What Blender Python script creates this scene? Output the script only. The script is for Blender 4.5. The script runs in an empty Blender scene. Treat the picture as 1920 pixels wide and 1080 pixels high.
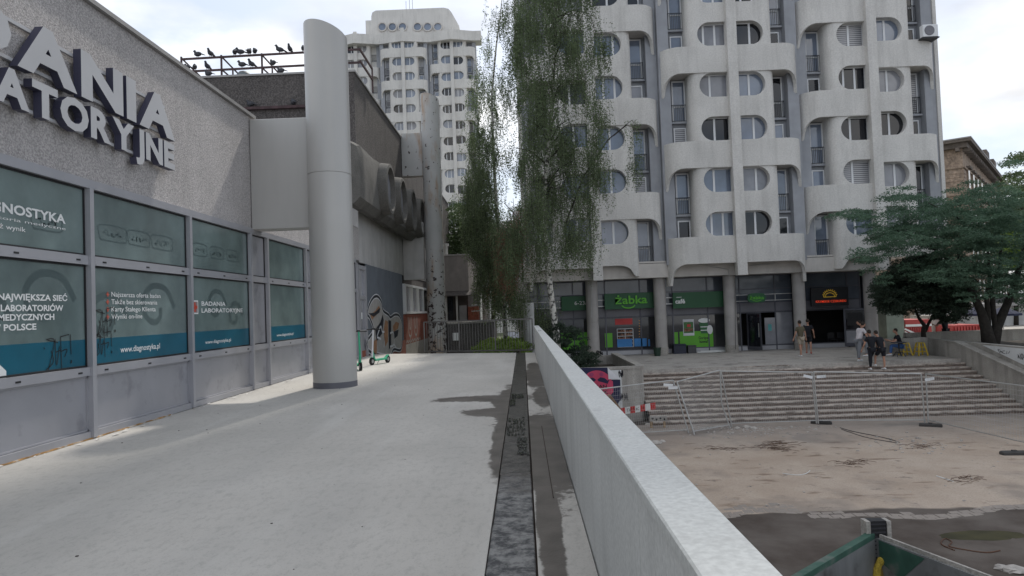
import bpy, math, random
import numpy as np
from mathutils import Vector, Matrix, Quaternion
random.seed(7); RNG = np.random.default_rng(7)
SC = bpy.context.scene
COL = SC.collection
pi = math.pi

# ------------------------------------------------------------------ camera
CAMF = 1300.0
ROLL, PITCH, YAW = math.radians(2.1), math.radians(1.79), math.radians(0.815)
CAMP = np.array([0, 0, 1.6])
FW = np.array([-math.sin(YAW)*math.cos(PITCH), math.cos(YAW)*math.cos(PITCH), math.sin(PITCH)])
_r0 = np.array([math.cos(YAW), math.sin(YAW), 0]); _u0 = np.cross(_r0, FW)
RT = _r0*math.cos(ROLL)-_u0*math.sin(ROLL); UP = _r0*math.sin(ROLL)+_u0*math.cos(ROLL)
cam = bpy.data.cameras.new('camera'); camo = bpy.data.objects.new('camera', cam); COL.objects.link(camo)
cam.sensor_width = 36; cam.lens = 36*CAMF/1920; cam.clip_start = 0.1; cam.clip_end = 3000
camo.matrix_world = Matrix(((RT[0], UP[0], -FW[0], 0), (RT[1], UP[1], -FW[1], 0), (RT[2], UP[2], -FW[2], 1.6), (0, 0, 0, 1)))
SC.camera = camo
SC.render.resolution_x = 1024; SC.render.resolution_y = 576

def ray(px, py): return FW+RT*(px-960)/CAMF-UP*(py-540)/CAMF
def P(px, py, Y): d = ray(px, py); return CAMP+d*(Y/d[1])
def G(px, py, z): d = ray(px, py); return CAMP+d*((z-1.6)/d[2])
def WX(px, py, X): d = ray(px, py); return CAMP+d*(X/d[0])

# ------------------------------------------------------------------ light
SUN_AZ, SUN_EL = math.radians(9.3), math.radians(50)
SKY_STRENGTH = 0.12
SC.view_settings.view_transform = 'Standard'; SC.view_settings.look = 'None'
SC.view_settings.exposure = 1.0; SC.view_settings.gamma = 1
W = bpy.data.worlds.new('World'); SC.world = W; W.use_nodes = True
nt = W.node_tree; nt.nodes.clear()
wo = nt.nodes.new('ShaderNodeOutputWorld'); bg = nt.nodes.new('ShaderNodeBackground')
sky = nt.nodes.new('ShaderNodeTexSky'); sky.sky_type = 'NISHITA'; sky.sun_disc = False
sky.sun_elevation = SUN_EL; sky.sun_rotation = SUN_AZ; sky.air_density = 1.0; sky.dust_density = 2.5; sky.ozone_density = 1.0
tc = nt.nodes.new('ShaderNodeTexCoord'); mp = nt.nodes.new('ShaderNodeMapping'); mp.inputs['Scale'].default_value = (1.6, 1.6, 3.6)
mp.inputs['Location'].default_value = (0.35, 0.2, 0.15)
nz = nt.nodes.new('ShaderNodeTexNoise'); nz.inputs['Scale'].default_value = 1.5; nz.inputs['Detail'].default_value = 7; nz.inputs['Roughness'].default_value = 0.55
rp = nt.nodes.new('ShaderNodeValToRGB'); rp.color_ramp.elements[0].position = 0.44; rp.color_ramp.elements[1].position = 0.62
nz2 = nt.nodes.new('ShaderNodeTexNoise'); nz2.inputs['Scale'].default_value = 2.2; nz2.inputs['Detail'].default_value = 5
rp2 = nt.nodes.new('ShaderNodeValToRGB'); rp2.color_ramp.elements[0].position = 0.35; rp2.color_ramp.elements[1].position = 0.65
rp2.color_ramp.elements[0].color = (3.1, 3.15, 3.3, 1); rp2.color_ramp.elements[1].color = (7.4, 7.25, 7.0, 1)
mx = nt.nodes.new('ShaderNodeMix'); mx.data_type = 'RGBA'
# a thin even veil of haze under the clouds
vm = nt.nodes.new('ShaderNodeMix'); vm.data_type = 'RGBA'; vm.inputs[0].default_value = 0.72; vm.inputs[7].default_value = (2.5, 2.85, 3.35, 1)
L = nt.links.new
L(tc.outputs['Generated'], mp.inputs[0]); L(mp.outputs[0], nz.inputs['Vector']); L(mp.outputs[0], nz2.inputs['Vector'])
L(nz.outputs['Fac'], rp.inputs[0]); L(nz2.outputs['Fac'], rp2.inputs[0])
L(sky.outputs[0], vm.inputs[6]); L(rp.outputs[0], mx.inputs[0]); L(vm.outputs[2], mx.inputs[6]); L(rp2.outputs[0], mx.inputs[7])
L(mx.outputs[2], bg.inputs[0]); bg.inputs[1].default_value = SKY_STRENGTH; L(bg.outputs[0], wo.inputs[0])
sl = bpy.data.lights.new('sun', 'SUN'); sl.energy = 1.5; sl.angle = math.radians(2.5); sl.color = (1, 0.95, 0.87)
so = bpy.data.objects.new('sun', sl); COL.objects.link(so)
sd = Vector((math.sin(SUN_AZ)*math.cos(SUN_EL), math.cos(SUN_AZ)*math.cos(SUN_EL), math.sin(SUN_EL)))
so.rotation_euler = sd.to_track_quat('Z', 'Y').to_euler(); so.location = (0, 0, 60)

# ------------------------------------------------------------------ materials
class N:
    """tiny node expression helper"""
    def __init__(s, name):
        s.m = bpy.data.materials.new(name); s.m.use_nodes = True
        s.t = s.m.node_tree; s.t.nodes.clear()
        s.out = s.t.nodes.new('ShaderNodeOutputMaterial')
        s.b = s.t.nodes.new('ShaderNodeBsdfPrincipled'); s.t.links.new(s.b.outputs[0], s.out.inputs[0])
        s.pos = s.t.nodes.new('ShaderNodeNewGeometry').outputs['Position']
    def set(s, i, v):
        if hasattr(v, 'is_linked') or hasattr(v, 'links'): s.t.links.new(v, i)
        else: i.default_value = v
    def math(s, op, a, b=0.0, c=0.0, clamp=False):
        n = s.t.nodes.new('ShaderNodeMath'); n.operation = op; n.use_clamp = clamp
        s.set(n.inputs[0], a); s.set(n.inputs[1], b); s.set(n.inputs[2], c); return n.outputs[0]
    def noise(s, scale, detail=4, stretch=(1, 1, 1), rough=.55, off=(0, 0, 0)):
        mpn = s.t.nodes.new('ShaderNodeMapping'); mpn.inputs['Scale'].default_value = stretch; mpn.inputs['Location'].default_value = off
        s.t.links.new(s.pos, mpn.inputs[0])
        n = s.t.nodes.new('ShaderNodeTexNoise'); n.inputs['Scale'].default_value = scale; n.inputs['Detail'].default_value = detail
        n.inputs['Roughness'].default_value = rough; s.t.links.new(mpn.outputs[0], n.inputs['Vector']); return n.outputs['Fac']
    def ramp(s, f, p0, p1, a=0.0, b=1.0):
        n = s.t.nodes.new('ShaderNodeMapRange'); n.inputs[1].default_value = p0; n.inputs[2].default_value = p1
        n.inputs[3].default_value = a; n.inputs[4].default_value = b; s.t.links.new(f, n.inputs[0]); return n.outputs[0]
    def mix(s, f, a, b, mode='MIX'):
        n = s.t.nodes.new('ShaderNodeMix'); n.data_type = 'RGBA'; n.blend_type = mode
        s.set(n.inputs[0], f)
        for i, v in ((6, a), (7, b)):
            if isinstance(v, tuple): v = (*v[:3], 1)
            s.set(n.inputs[i], v)
        return n.outputs[2]
    def sep(s):
        n = s.t.nodes.new('ShaderNodeSeparateXYZ'); s.t.links.new(s.pos, n.inputs[0]); return n.outputs
    def bump(s, h, strength, dist=.01):
        n = s.t.nodes.new('ShaderNodeBump'); n.inputs['Strength'].default_value = strength; n.inputs['Distance'].default_value = dist
        s.t.links.new(h, n.inputs['Height']); s.t.links.new(n.outputs[0], s.b.inputs['Normal'])
    def fin(s, col, rough=.8, metal=0.0, spec=None):
        if isinstance(col, tuple): col = (*col[:3], 1)
        s.set(s.b.inputs['Base Color'], col); s.set(s.b.inputs['Roughness'], rough); s.set(s.b.inputs['Metallic'], metal)
        if spec is not None: s.b.inputs['Specular IOR Level'].default_value = spec
        return s.m
def sc(c, k): return tuple(min(1, x*k) for x in c)
MAT = {}
def M(name, col, rough=.8, metal=0.0, var=.18, vs=1.5, fine=0.0, fs=60, bump=0.0, bs=60, streak=0.0, dist=.01, spec=None, dirt=None, dirtamt=0.0, dscale=3, drange=(.55, .7)):
    n = N(name)
    c = n.mix(n.ramp(n.noise(vs, 5), .3, .7), sc(col, 1-var), sc(col, 1+var))
    if fine: c = n.mix(fine, c, n.mix(n.ramp(n.noise(fs, 2), .35, .65), sc(col, .35), sc(col, 1.7)))
    if streak: c = n.mix(n.ramp(n.noise(3.0, 5, (1, 1, .12)), .48, .75, 0, streak), c, sc(col, .45))
    if dirt: c = n.mix(n.ramp(n.noise(dscale, 6), drange[0], drange[1], 0, dirtamt), c, dirt)
    if bump: n.bump(n.noise(bs, 3), bump, dist)
    MAT[name] = n.fin(c, rough, metal, spec); return MAT[name]

plaster = M('rough_plaster', (.46, .435, .425), .95, fine=.4, fs=38, bump=.9, bs=55, dist=.03, streak=.25, var=.1)
dark_plaster = M('sooty_plaster', (.105, .095, .091), .95, fine=.6, fs=22, bump=.9, bs=30, dist=.04, streak=.45, var=.25)
light_render = M('pale_render', (.45, .44, .43), .9, streak=.3, var=.12, bump=.3, bs=40)
vent_conc = M('weathered_concrete', (.12, .115, .106), .95, fine=.3, fs=30, bump=.5, bs=25, dist=.02, dirt=(.05, .048, .043), dirtamt=.6, drange=(.5, .7), dscale=1.2)
tower_conc = M('tower_concrete', (.62, .60, .57), .88, var=.09, vs=.5, streak=.30, bump=.25, bs=22, fine=.12, fs=14)
tower_blue = M('grey_blue_render', (.33, .34, .365), .9, var=.1, streak=.15, bump=.2, bs=30)
soffit_conc = M('soffit_concrete', (.55, .52, .485), .9, var=.1, streak=.2)
white_frame = M('white_window_frame', (.72, .73, .74), .45, var=.04)
black_metal = M('dark_railing_metal', (.03, .032, .036), .5, .3, var=.1)
alu = M('grey_aluminium', (.40, .40, .425), .42, .35, var=.06, vs=2, bump=.05, bs=8)
alu_dark = M('black_rubber', (.02, .02, .02), .6)
spandrel = M('grey_panel', (.36, .36, .385), .38, .25, var=.1, vs=.8, dirt=(.12, .12, .13), dirtamt=.35)
col_paint = M('painted_column_steel', (.45, .44, .42), .38, .1, var=.04, vs=.6, streak=.10)
col_base = M('column_base_grey', (.13, .13, .15), .55, var=.1)
letter_face = M('letter_face', (.48, .48, .49), .5, var=.05)
letter_side = M('letter_side', (.05, .05, .085), .5)
trim = M('roof_trim', (.33, .32, .31), .6, .3, var=.12)
rust = M('rusty_purple_steel', (.07, .042, .045), .8, var=.4, vs=5)
deck_edge = M('deck_edge_paint', (.30, .17, .06), .9, var=.4, vs=6, dirt=(.4, .38, .34), dirtamt=.9, dscale=5, drange=(.5, .6))
scraps = M('sealant_scraps', (.6, .59, .57), .8)
step_stone = M('step_stone', (.43, .375, .33), .95, var=.25, vs=2.5, fine=.35, fs=25, bump=.6, bs=20, dist=.03, dirt=(.07, .055, .045), dirtamt=.6, drange=(.5, .62), dscale=3)
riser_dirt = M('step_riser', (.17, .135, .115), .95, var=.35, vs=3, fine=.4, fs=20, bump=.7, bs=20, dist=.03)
terrace_m = M('terrace_paving', (.37, .345, .315), .9, var=.15, vs=1.2, fine=.2, fs=12, dirt=(.10, .09, .08), dirtamt=.6, drange=(.55, .7), dscale=.9, bump=.2)
conc_old = M('old_concrete', (.35, .33, .30), .95, var=.2, streak=.55, bump=.6, bs=25, dist=.02, fine=.25, fs=30)
conc_clean = M('smooth_concrete', (.56, .565, .55), .8, var=.07, vs=1.2, bump=.12, bs=50, streak=.38, fine=.14, fs=40)
coping_m = M('coping_stone', (.52, .53, .515), .7, var=.06, vs=2, bump=.1, bs=60, fine=.14, fs=45, dirt=(.36, .36, .35), dirtamt=.5, dscale=4, drange=(.58, .7))
white_paint = M('white_painted_concrete', (.62, .63, .63), .8, var=.08, vs=2, dirt=(.4, .4, .4), dirtamt=.5)
galv = M('galvanised_steel', (.46, .46, .45), .45, .6, var=.1, vs=4)
rubber_foot_m = M('fence_foot_rubber', (.055, .052, .05), .9, var=.2)
green_sign = M('dark_green_sign', (.012, .085, .03), .5, var=.08)
green_lit = M('bright_green_lettering', (.10, .42, .02), .5, var=.02)
lime_vinyl = M('lime_vinyl', (.10, .38, .015), .4, var=.05)
white_text = M('white_lettering', (.75, .76, .75), .5, var=.02)
teal_band = M('petrol_blue_vinyl', (.004, .10, .155), .35, var=.12, vs=2)
red_m = M('red_plastic', (.5, .03, .03), .5)
black_m = M('black_paint', (.012, .012, .014), .6)
dark_int = M('dark_interior', (.015, .014, .014), .9)
shop_frame = M('shopfront_frame', (.09, .092, .11), .45, .3)
shop_panel = M('shopfront_panel', (.15, .15, .17), .4, .1, var=.1)
brick_m = M('red_brick', (.27, .085, .055), .9, var=.25, vs=9)
corr = M('corrugated_grey', (.115, .13, .15), .6, .2, var=.12, streak=.25)
graf_grey = M('graffiti_silver', (.36, .34, .32), .7, var=.15, vs=5)
graf_orange = M('graffiti_rust', (.33, .17, .09), .8, var=.3, vs=6)
graf_white = M('graffiti_white', (.62, .62, .64), .7, var=.1)
graf_black = M('graffiti_black', (.012, .012, .02), .7, var=.1)
skip_green = M('green_container_paint', (.045, .115, .085), .55, .2, var=.3, vs=3, dirt=(.16, .16, .15), dirtamt=.8, drange=(.5, .65))
skip_grey = M('grey_container_inside', (.20, .205, .205), .6, .2, var=.25, vs=2, streak=.6, dirt=(.04, .03, .025), dirtamt=.7, drange=(.55, .7))
foam_y = M('yellow_foam', (.5, .36, .05), .95, var=.4, vs=25, bump=1, bs=60, dist=.02)
scoot_green = M('scooter_green', (.04, .36, .2), .4, var=.05)
tyre = M('tyre_rubber', (.015, .015, .016), .85)
pige = M('pigeon_grey', (.05, .052, .062), .8, var=.4, vs=20)
bark_white = M('birch_bark', (.58, .56, .51), .9, var=.15, vs=6, dirt=(.03, .028, .025), dirtamt=.9, dscale=7, drange=(.5, .56))
bark_dark = M('dark_bark', (.035, .030, .025), .95, var=.3, vs=8, bump=.8, bs=20, dist=.03)
soil = M('soil', (.05, .04, .03), 1.0, var=.3)
grass_m = M('rough_ground', (.07, .085, .035), 1.0, var=.4, vs=2)
asphalt = M('asphalt', (.07, .07, .07), .9, var=.15)
sandstone = M('old_sandstone', (.34, .26, .20), .95, var=.35, vs=.7, streak=.5, fine=.4, fs=4, bump=.5, bs=6, dist=.08)
sandstone_dark = M('sooty_cornice', (.16, .135, .115), .95, var=.35, vs=1.2, streak=.4)
red_cont = M('red_container', (.38, .05, .045), .6, var=.15)
yellow_p = M('yellow_paint', (.55, .38, .03), .5)
skin_m = M('skin', (.42, .23, .16), .6, var=.04)
hair_m = M('dark_hair', (.02, .014, .01), .8)
olive = M('olive_cloth', (.10, .085, .055), .9); beige = M('beige_cloth', (.33, .28, .22), .9)
blk_cloth = M('black_cloth', (.010, .011, .016), .95); wht_cloth = M('white_cloth', (.62, .58, .60), .9)
gry_cloth = M('grey_denim', (.20, .21, .23), .9); blu_cloth = M('blue_denim', (.05, .12, .30), .9)
shoe_w = M('white_shoe', (.7, .7, .7), .6); shoe_k = M('black_shoe', (.02, .02, .02), .6)
poster_navy = M('poster_navy', (.012, .013, .05), .7); poster_pink = M('poster_pink', (.48, .05, .11), .7); poster_w = M('paper_white', (.62, .62, .64), .7)
card = M('cardboard', (.27, .16, .10), .9)
rubble_m = M('rubble', (.42, .39, .36), .95, var=.25, vs=6, bump=.5)
wood = M('timber', (.36, .25, .14), .85, var=.2, vs=6)
blue_box = M('blue_freezer', (.03, .20, .50), .5)
shelf_w = M('shop_shelf_white', (.5, .5, .5), .6)
goods_m = M('mixed_goods', (.22, .10, .06), .7, var=.9, vs=7)
taco_y = M('neon_yellow', (.55, .36, .03), .5)
menu_red = M('sign_red_letter', (.5, .05, .02), .5)
bin_green = M('bin_green', (.012, .035, .022), .6)
car_paint = M('car_paint_silver', (.45, .46, .48), .25, .5)

def glassmat(name, col, rough=.06, var=.3, vs=.6, spec=.6):
    n = N(name); c = n.mix(n.ramp(n.noise(vs, 4), .3, .7), sc(col, 1-var), sc(col, 1+var))
    n.fin(c, rough, 0.0, spec); n.b.inputs['IOR'].default_value = 1.52; MAT[name] = n.m; return n.m
g_sky = glassmat('window_glass_sky_tinted', (.17, .205, .27), .05, spec=1.0)  # blue base colour stands in for the sky mirrored in the panes
g_dark = glassmat('window_glass_dark', (.014, .015, .02), .05)
g_cur = glassmat('glass_over_curtain', (.27, .275, .30), .12)
g_teal = glassmat('frosted_teal_glass', (.155, .205, .20), .17, .25, 1.2)
g_shop = glassmat('shop_upper_glass', (.10, .115, .14), .08)
g_clear = glassmat('shop_window_glass', (.045, .045, .048), .04)
def blinds():
    n = N('window_with_blinds'); z = n.sep()[2]; w = n.math('FRACT', n.math('MULTIPLY', z, 9.0))
    c = n.mix(n.ramp(w, .3, .4), (.10, .10, .12), (.42, .42, .43)); return n.fin(c, .25)
g_bl = blinds()
WINGLASS = [g_sky, g_sky, g_dark, g_cur, g_dark, g_bl, g_sky]

def leafmat(name, col, var=.35, trans=.35):
    n = N(name); c = n.mix(n.ramp(n.noise(1.3, 3), .3, .7), sc(col, 1-var), sc(col, 1+var))
    c = n.mix(n.ramp(n.noise(16, 2), .3, .7, 0, .6), c, sc(col, 1.5))
    n.fin(c, .6); t = n.t.nodes.new('ShaderNodeBsdfTranslucent'); ms = n.t.nodes.new('ShaderNodeMixShader'); ms.inputs[0].default_value = trans
    n.t.links.new(c, t.inputs[0]); n.t.links.new(n.b.outputs[0], ms.inputs[1]); n.t.links.new(t.outputs[0], ms.inputs[2]); n.t.links.new(ms.outputs[0], n.out.inputs[0])
    return n.m
leaf_birch = leafmat('birch_leaf', (.115, .155, .075), trans=.45); leaf_dead = leafmat('withered_leaf', (.26, .13, .085))
leaf_rob = leafmat('locust_leaf', (.08, .14, .088), trans=.42); leaf_dark = leafmat('dark_leaf', (.032, .052, .032), trans=.3)
leaf_bright = leafmat('sunny_leaf', (.13, .20, .03), trans=.5); leaf_mid = leafmat('mid_leaf', (.05, .08, .03))  # the bright leaf has a sunlit look put into its colour

# deck: pale concrete with wet patches beside the gutter
def deck_mat():
    n = N('deck_concrete'); x, y, z = n.sep()
    base = n.mix(n.ramp(n.noise(.55, 6), .3, .7), (.43, .412, .38), (.52, .50, .465))
    base = n.mix(n.ramp(n.noise(1.4, 6, (1, .22, 1)), .45, .7, 0, .35), base, (.34, .335, .32))
    base = n.mix(n.ramp(n.noise(60, 2), .60, .72, 0, .55), base, (.24, .23, .22))
    base = n.mix(n.ramp(n.noise(14, 8, (1, .5, 1), rough=.8), .5, .62, 0, .45), base, (.30, .29, .27))
    base = n.mix(n.ramp(n.noise(1.1, 7, (1.0, .12, 1), off=(5, 0, 0)), .55, .68, 0, .35), base, (.60, .59, .56))
    base = n.mix(n.ramp(n.noise(3.2, 6, off=(3, 1, 0)), .66, .70, 0, .25), base, (.30, .29, .28))
    warp = n.math('ADD', n.math('MULTIPLY', n.math('SUBTRACT', n.noise(1.6, 6), .5), 2.6), n.math('MULTIPLY', n.math('SUBTRACT', n.noise(11, 8, rough=.7), .5), 2.2))
    m = None
    for cx, cy, rx, ry, s in ((-.75, 12.7, 1.0, .45, 1), (-.5, 11.0, .55, .5, 1), (-.3, 12.0, .28, 2.6, 1), (-.28, 9.0, .17, 2.4, .6), (.22, 16.5, .25, 2.7, 1), (.22, 8.3, .36, 2.6, 1), (.14, 5.6, .10, 2.2, .6), (.3, 12.8, .18, 1.6, 1), (.25, 19.5, .2, 1.2, 1)):
        d = n.math('SQRT', n.math('ADD', n.math('POWER', n.math('DIVIDE', n.math('ABSOLUTE', n.math('SUBTRACT', x, cx)), rx), 2), n.math('POWER', n.math('DIVIDE', n.math('ABSOLUTE', n.math('SUBTRACT', y, cy)), ry), 2)))
        d = n.math('ADD', d, n.math('MULTIPLY', warp, s*.45))
        m = d if m is None else n.math('MINIMUM', m, d)
    wet = n.ramp(m, 1.04, .90)
    wc = n.mix(n.ramp(n.noise(2.5, 4), .35, .65), (.065, .055, .045), (.12, .105, .09))
    c = n.mix(wet, base, wc)
    r = n.math('SUBTRACT', .85, n.math('MULTIPLY', wet, .42))
    n.bump(n.noise(45, 4), .35, .006); return n.fin(c, r)
deck_m = deck_mat()
def gutter_mat():
    n = N('gutter_stone'); x, y, z = n.sep()
    dry = n.mix(n.ramp(n.noise(7, 9, rough=.75), .42, .58), (.06, .062, .066), (.25, .25, .245))
    wetm = n.math('MULTIPLY', n.ramp(n.math('ADD', y, n.math('MULTIPLY', n.noise(2, 4), 3)), 7.6, 8.4), 1.0)
    wet = n.mix(n.ramp(n.noise(9, 8, rough=.75), .4, .6), (.018, .017, .016), (.11, .10, .09))
    c = n.mix(wetm, dry, wet); r = n.math('SUBTRACT', .85, n.math('MULTIPLY', wetm, .55)); n.bump(n.noise(35, 5), .8, .01)
    return n.fin(c, r)
gutter_m = gutter_mat()
def puddle_mat():
    n = N('standing_water'); n.bump(n.noise(30, 3, (1, .3, 1)), 1.0, .02); return n.fin((.02, .02, .02), .03, 0, 1.0)
water_m = puddle_mat()
def plaza_mat(name, a, b, sandy):
    n = N(name); x, y, z = n.sep()
    c = n.mix(n.ramp(n.noise(.7, 6), .35, .65), a, b)
    c = n.mix(n.ramp(n.noise(26, 3), .45, .7, 0, .35), c, sc(a, .55))
    if sandy:
        c = n.mix(n.ramp(n.noise(.5, 5, off=(4, 2, 0)), .50, .62, 0, .55), c, (.19, .165, .145))
        c = n.mix(n.ramp(n.noise(1.6, 7, (.5, 1.4, 1), off=(1, 7, 0)), .60, .68, 0, .65), c, (.13, .075, .04))
        c = n.mix(n.ramp(n.noise(3, 7, off=(9, 0, 0)), .64, .70, 0, .5), c, (.10, .08, .07))
        c = n.mix(n.ramp(y, 21.5, 25.5, 0, .5), c, (.17, .165, .165))
        c = n.mix(n.ramp(n.math('ADD', y, n.math('MULTIPLY', n.math('SUBTRACT', n.noise(.35, 3), .5), 1.5)), 15.55, 15.65, 1, 0), c, n.mix(n.ramp(n.noise(.9, 6), .35, .65), (.062, .046, .036), (.125, .105, .09)))
    elif 0:
        edge = n.math('ADD', y, n.math('MULTIPLY', n.math('SUBTRACT', n.noise(.9, 4), .5), 1.5))
        c = n.mix(n.ramp(edge, 15.7, 16.3, 1, 0), c, n.mix(n.ramp(n.noise(.9, 5), .35, .65), (.062, .046, .036), (.125, .105, .09)))
    n.bump(n.noise(30, 4), .5, .01); return n.fin(c, .93)
tile_m = plaza_mat('paving_tile', (.27, .235, .205), (.32, .28, .245), False)
joint_m = M('joint_dirt', (.06, .046, .038), 1.0, var=.2)
sand_m = plaza_mat('sandy_dust', (.40, .315, .245), (.48, .395, .32), True)

# ------------------------------------------------------------------ mesh helpers
class MB:
    def __init__(s): s.V = []; s.F = []; s.I = []
    def add(s, vs, fs, mi=0):
        o = len(s.V); s.V += [tuple(map(float, v)) for v in vs]
        for f in fs: s.F.append(tuple(o+i for i in f)); s.I.append(mi)
        return s
    def box(s, x0, y0, z0, x1, y1, z1, mi=0):
        x0, x1 = sorted((x0, x1)); y0, y1 = sorted((y0, y1)); z0, z1 = sorted((z0, z1))
        return s.add([(x0, y0, z0), (x1, y0, z0), (x1, y1, z0), (x0, y1, z0), (x0, y0, z1), (x1, y0, z1), (x1, y1, z1), (x0, y1, z1)],
                     [(0, 3, 2, 1), (4, 5, 6, 7), (0, 1, 5, 4), (1, 2, 6, 5), (2, 3, 7, 6), (3, 0, 4, 7)], mi)
    def bbox(s, x0, y0, z0, x1, y1, z1, c=.01, mi=0):
        """box with chamfered upper and vertical edges"""
        x0, x1 = sorted((x0, x1)); y0, y1 = sorted((y0, y1)); z0, z1 = sorted((z0, z1))
        def ringat(i, z): return [(x0+i+c, y0+i, z), (x1-i-c, y0+i, z), (x1-i, y0+i+c, z), (x1-i, y1-i-c, z), (x1-i-c, y1-i, z), (x0+i+c, y1-i, z), (x0+i, y1-i-c, z), (x0+i, y0+i+c, z)]
        return s.loft([ringat(0, z0), ringat(0, z1-c), ringat(c, z1)], mi=mi)
    def loft(s, rings, closed=True, cap=True, mi=0):
        o = len(s.V); n = len(rings[0])
        for r in rings: s.V += [tuple(map(float, v)) for v in r]
        for k in range(len(rings)-1):
            for i in range(n if closed else n-1):
                j = (i+1) % n
                s.F.append((o+k*n+i, o+k*n+j, o+(k+1)*n+j, o+(k+1)*n+i)); s.I.append(mi)
        if cap:
            s.F.append(tuple(o+i for i in reversed(range(n)))); s.I.append(mi)
            s.F.append(tuple(o+(len(rings)-1)*n+i for i in range(n))); s.I.append(mi)
        return s
    def tube(s, pts, r, n=8, mi=0, cap=True):
        pts = [Vector(p) for p in pts]; rs = r if isinstance(r, (list, tuple)) else [r]*len(pts)
        rings = []; ref = None
        for i, p in enumerate(pts):
            t = (pts[min(i+1, len(pts)-1)]-pts[max(i-1, 0)]).normalized()
            if ref is None: ref = Vector((0, 0, 1)) if abs(t.z) < .9 else Vector((1, 0, 0))
            a = t.cross(ref).normalized(); b = a.cross(t).normalized(); ref = b
            rings.append([p+(a*math.cos(2*pi*k/n)+b*math.sin(2*pi*k/n))*rs[i] for k in range(n)])
        return s.loft(rings, mi=mi, cap=cap)
    def cyl(s, x, y, z0, z1, r, r2=None, n=24, mi=0):
        r2 = r if r2 is None else r2
        return s.loft([[(x+a*math.cos(2*pi*k/n), y+a*math.sin(2*pi*k/n), z) for k in range(n)] for a, z in ((r, z0), (r2, z1))], mi=mi)
    def bar(s, p, q, w, h=None, mi=0):
        h = h or w; p, q = Vector(p), Vector(q); t = (q-p).normalized(); ref = Vector((0, 0, 1)) if abs(t.z) < .95 else Vector((0, 1, 0))
        a = t.cross(ref).normalized()*w/2; b = a.cross(t).normalized()*h/2
        return s.loft([[e+a+b, e-a+b, e-a-b, e+a-b] for e in (p, q)], mi=mi)
    def prism(s, poly, f, d, mi=0):
        """poly: 2d list; f maps (a,b,depth) to xyz"""
        return s.loft([[f(a, b, 0) for a, b in poly], [f(a, b, d) for a, b in poly]], mi=mi)
    def ell(s, c, r, n=10, m=6, mi=0, rot=None):
        rings = []
        for j in range(1, m):
            ph = -pi/2+pi*j/m; rings.append([Vector((r[0]*math.cos(ph)*math.cos(2*pi*k/n), r[1]*math.cos(ph)*math.sin(2*pi*k/n), r[2]*math.sin(ph))) for k in range(n)])
        if rot is not None: rings = [[rot @ v for v in rr] for rr in rings]
        return s.loft([[Vector(c)+v for v in rr] for rr in rings], mi=mi)
    def merge(s, o, off=(0, 0, 0), mx=1, mi=None):
        k = len(s.V); s.V += [(v[0]*mx+off[0], v[1]+off[1], v[2]+off[2]) for v in o.V]
        for f, i in zip(o.F, o.I):
            f = f if mx > 0 else f[::-1]
            s.F.append(tuple(k+j for j in f)); s.I.append(i if mi is None else mi)
        return s
    def mesh(s, name, mats, smooth=False):
        me = bpy.data.meshes.new(name); me.from_pydata(s.V, [], s.F)
        for m in (mats if isinstance(mats, (list, tuple)) else [mats]): me.materials.append(m)
        me.polygons.foreach_set('material_index', s.I)
        if smooth: me.polygons.foreach_set('use_smooth', [True]*len(s.F))
        me.update(); return me
    def build(s, name, mats, parent=None, smooth=False, label=None):
        return link(name, s.mesh(name, mats, smooth), parent, label)
def link(name, me, parent=None, label=None, M4=None):
    o = bpy.data.objects.new(name, me); COL.objects.link(o)
    if parent is not None:
        o.parent = parent; o.matrix_parent_inverse = PM.get(parent.name, Matrix()).inverted()
    if M4 is not None: o.matrix_basis = M4
    PM[o.name] = M4.copy() if M4 is not None else Matrix()
    if label: o['label'] = label
    return o
PM = {}
def thing(name, label, cat, loc=(0, 0, 0), group=None):
    o = bpy.data.objects.new(name, None); COL.objects.link(o); o.location = loc; o.empty_display_size = .2
    PM[o.name] = Matrix.Translation(Vector(loc)); return tag(o, label, cat, group)
def tag(o, label, cat, group=None):
    o['label'] = label; o['category'] = cat
    if group: o['group'] = group
    return o
def struct(o): o['kind'] = 'structure'; return o
def stuff(o): o['kind'] = 'stuff'; return o
def smooth_by_angle(o, a=35):
    me = o.data; me.polygons.foreach_set('use_smooth', [True]*len(me.polygons))
    try: me.set_sharp_from_angle(angle=math.radians(a))
    except Exception: pass
_fonts = {}
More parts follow.
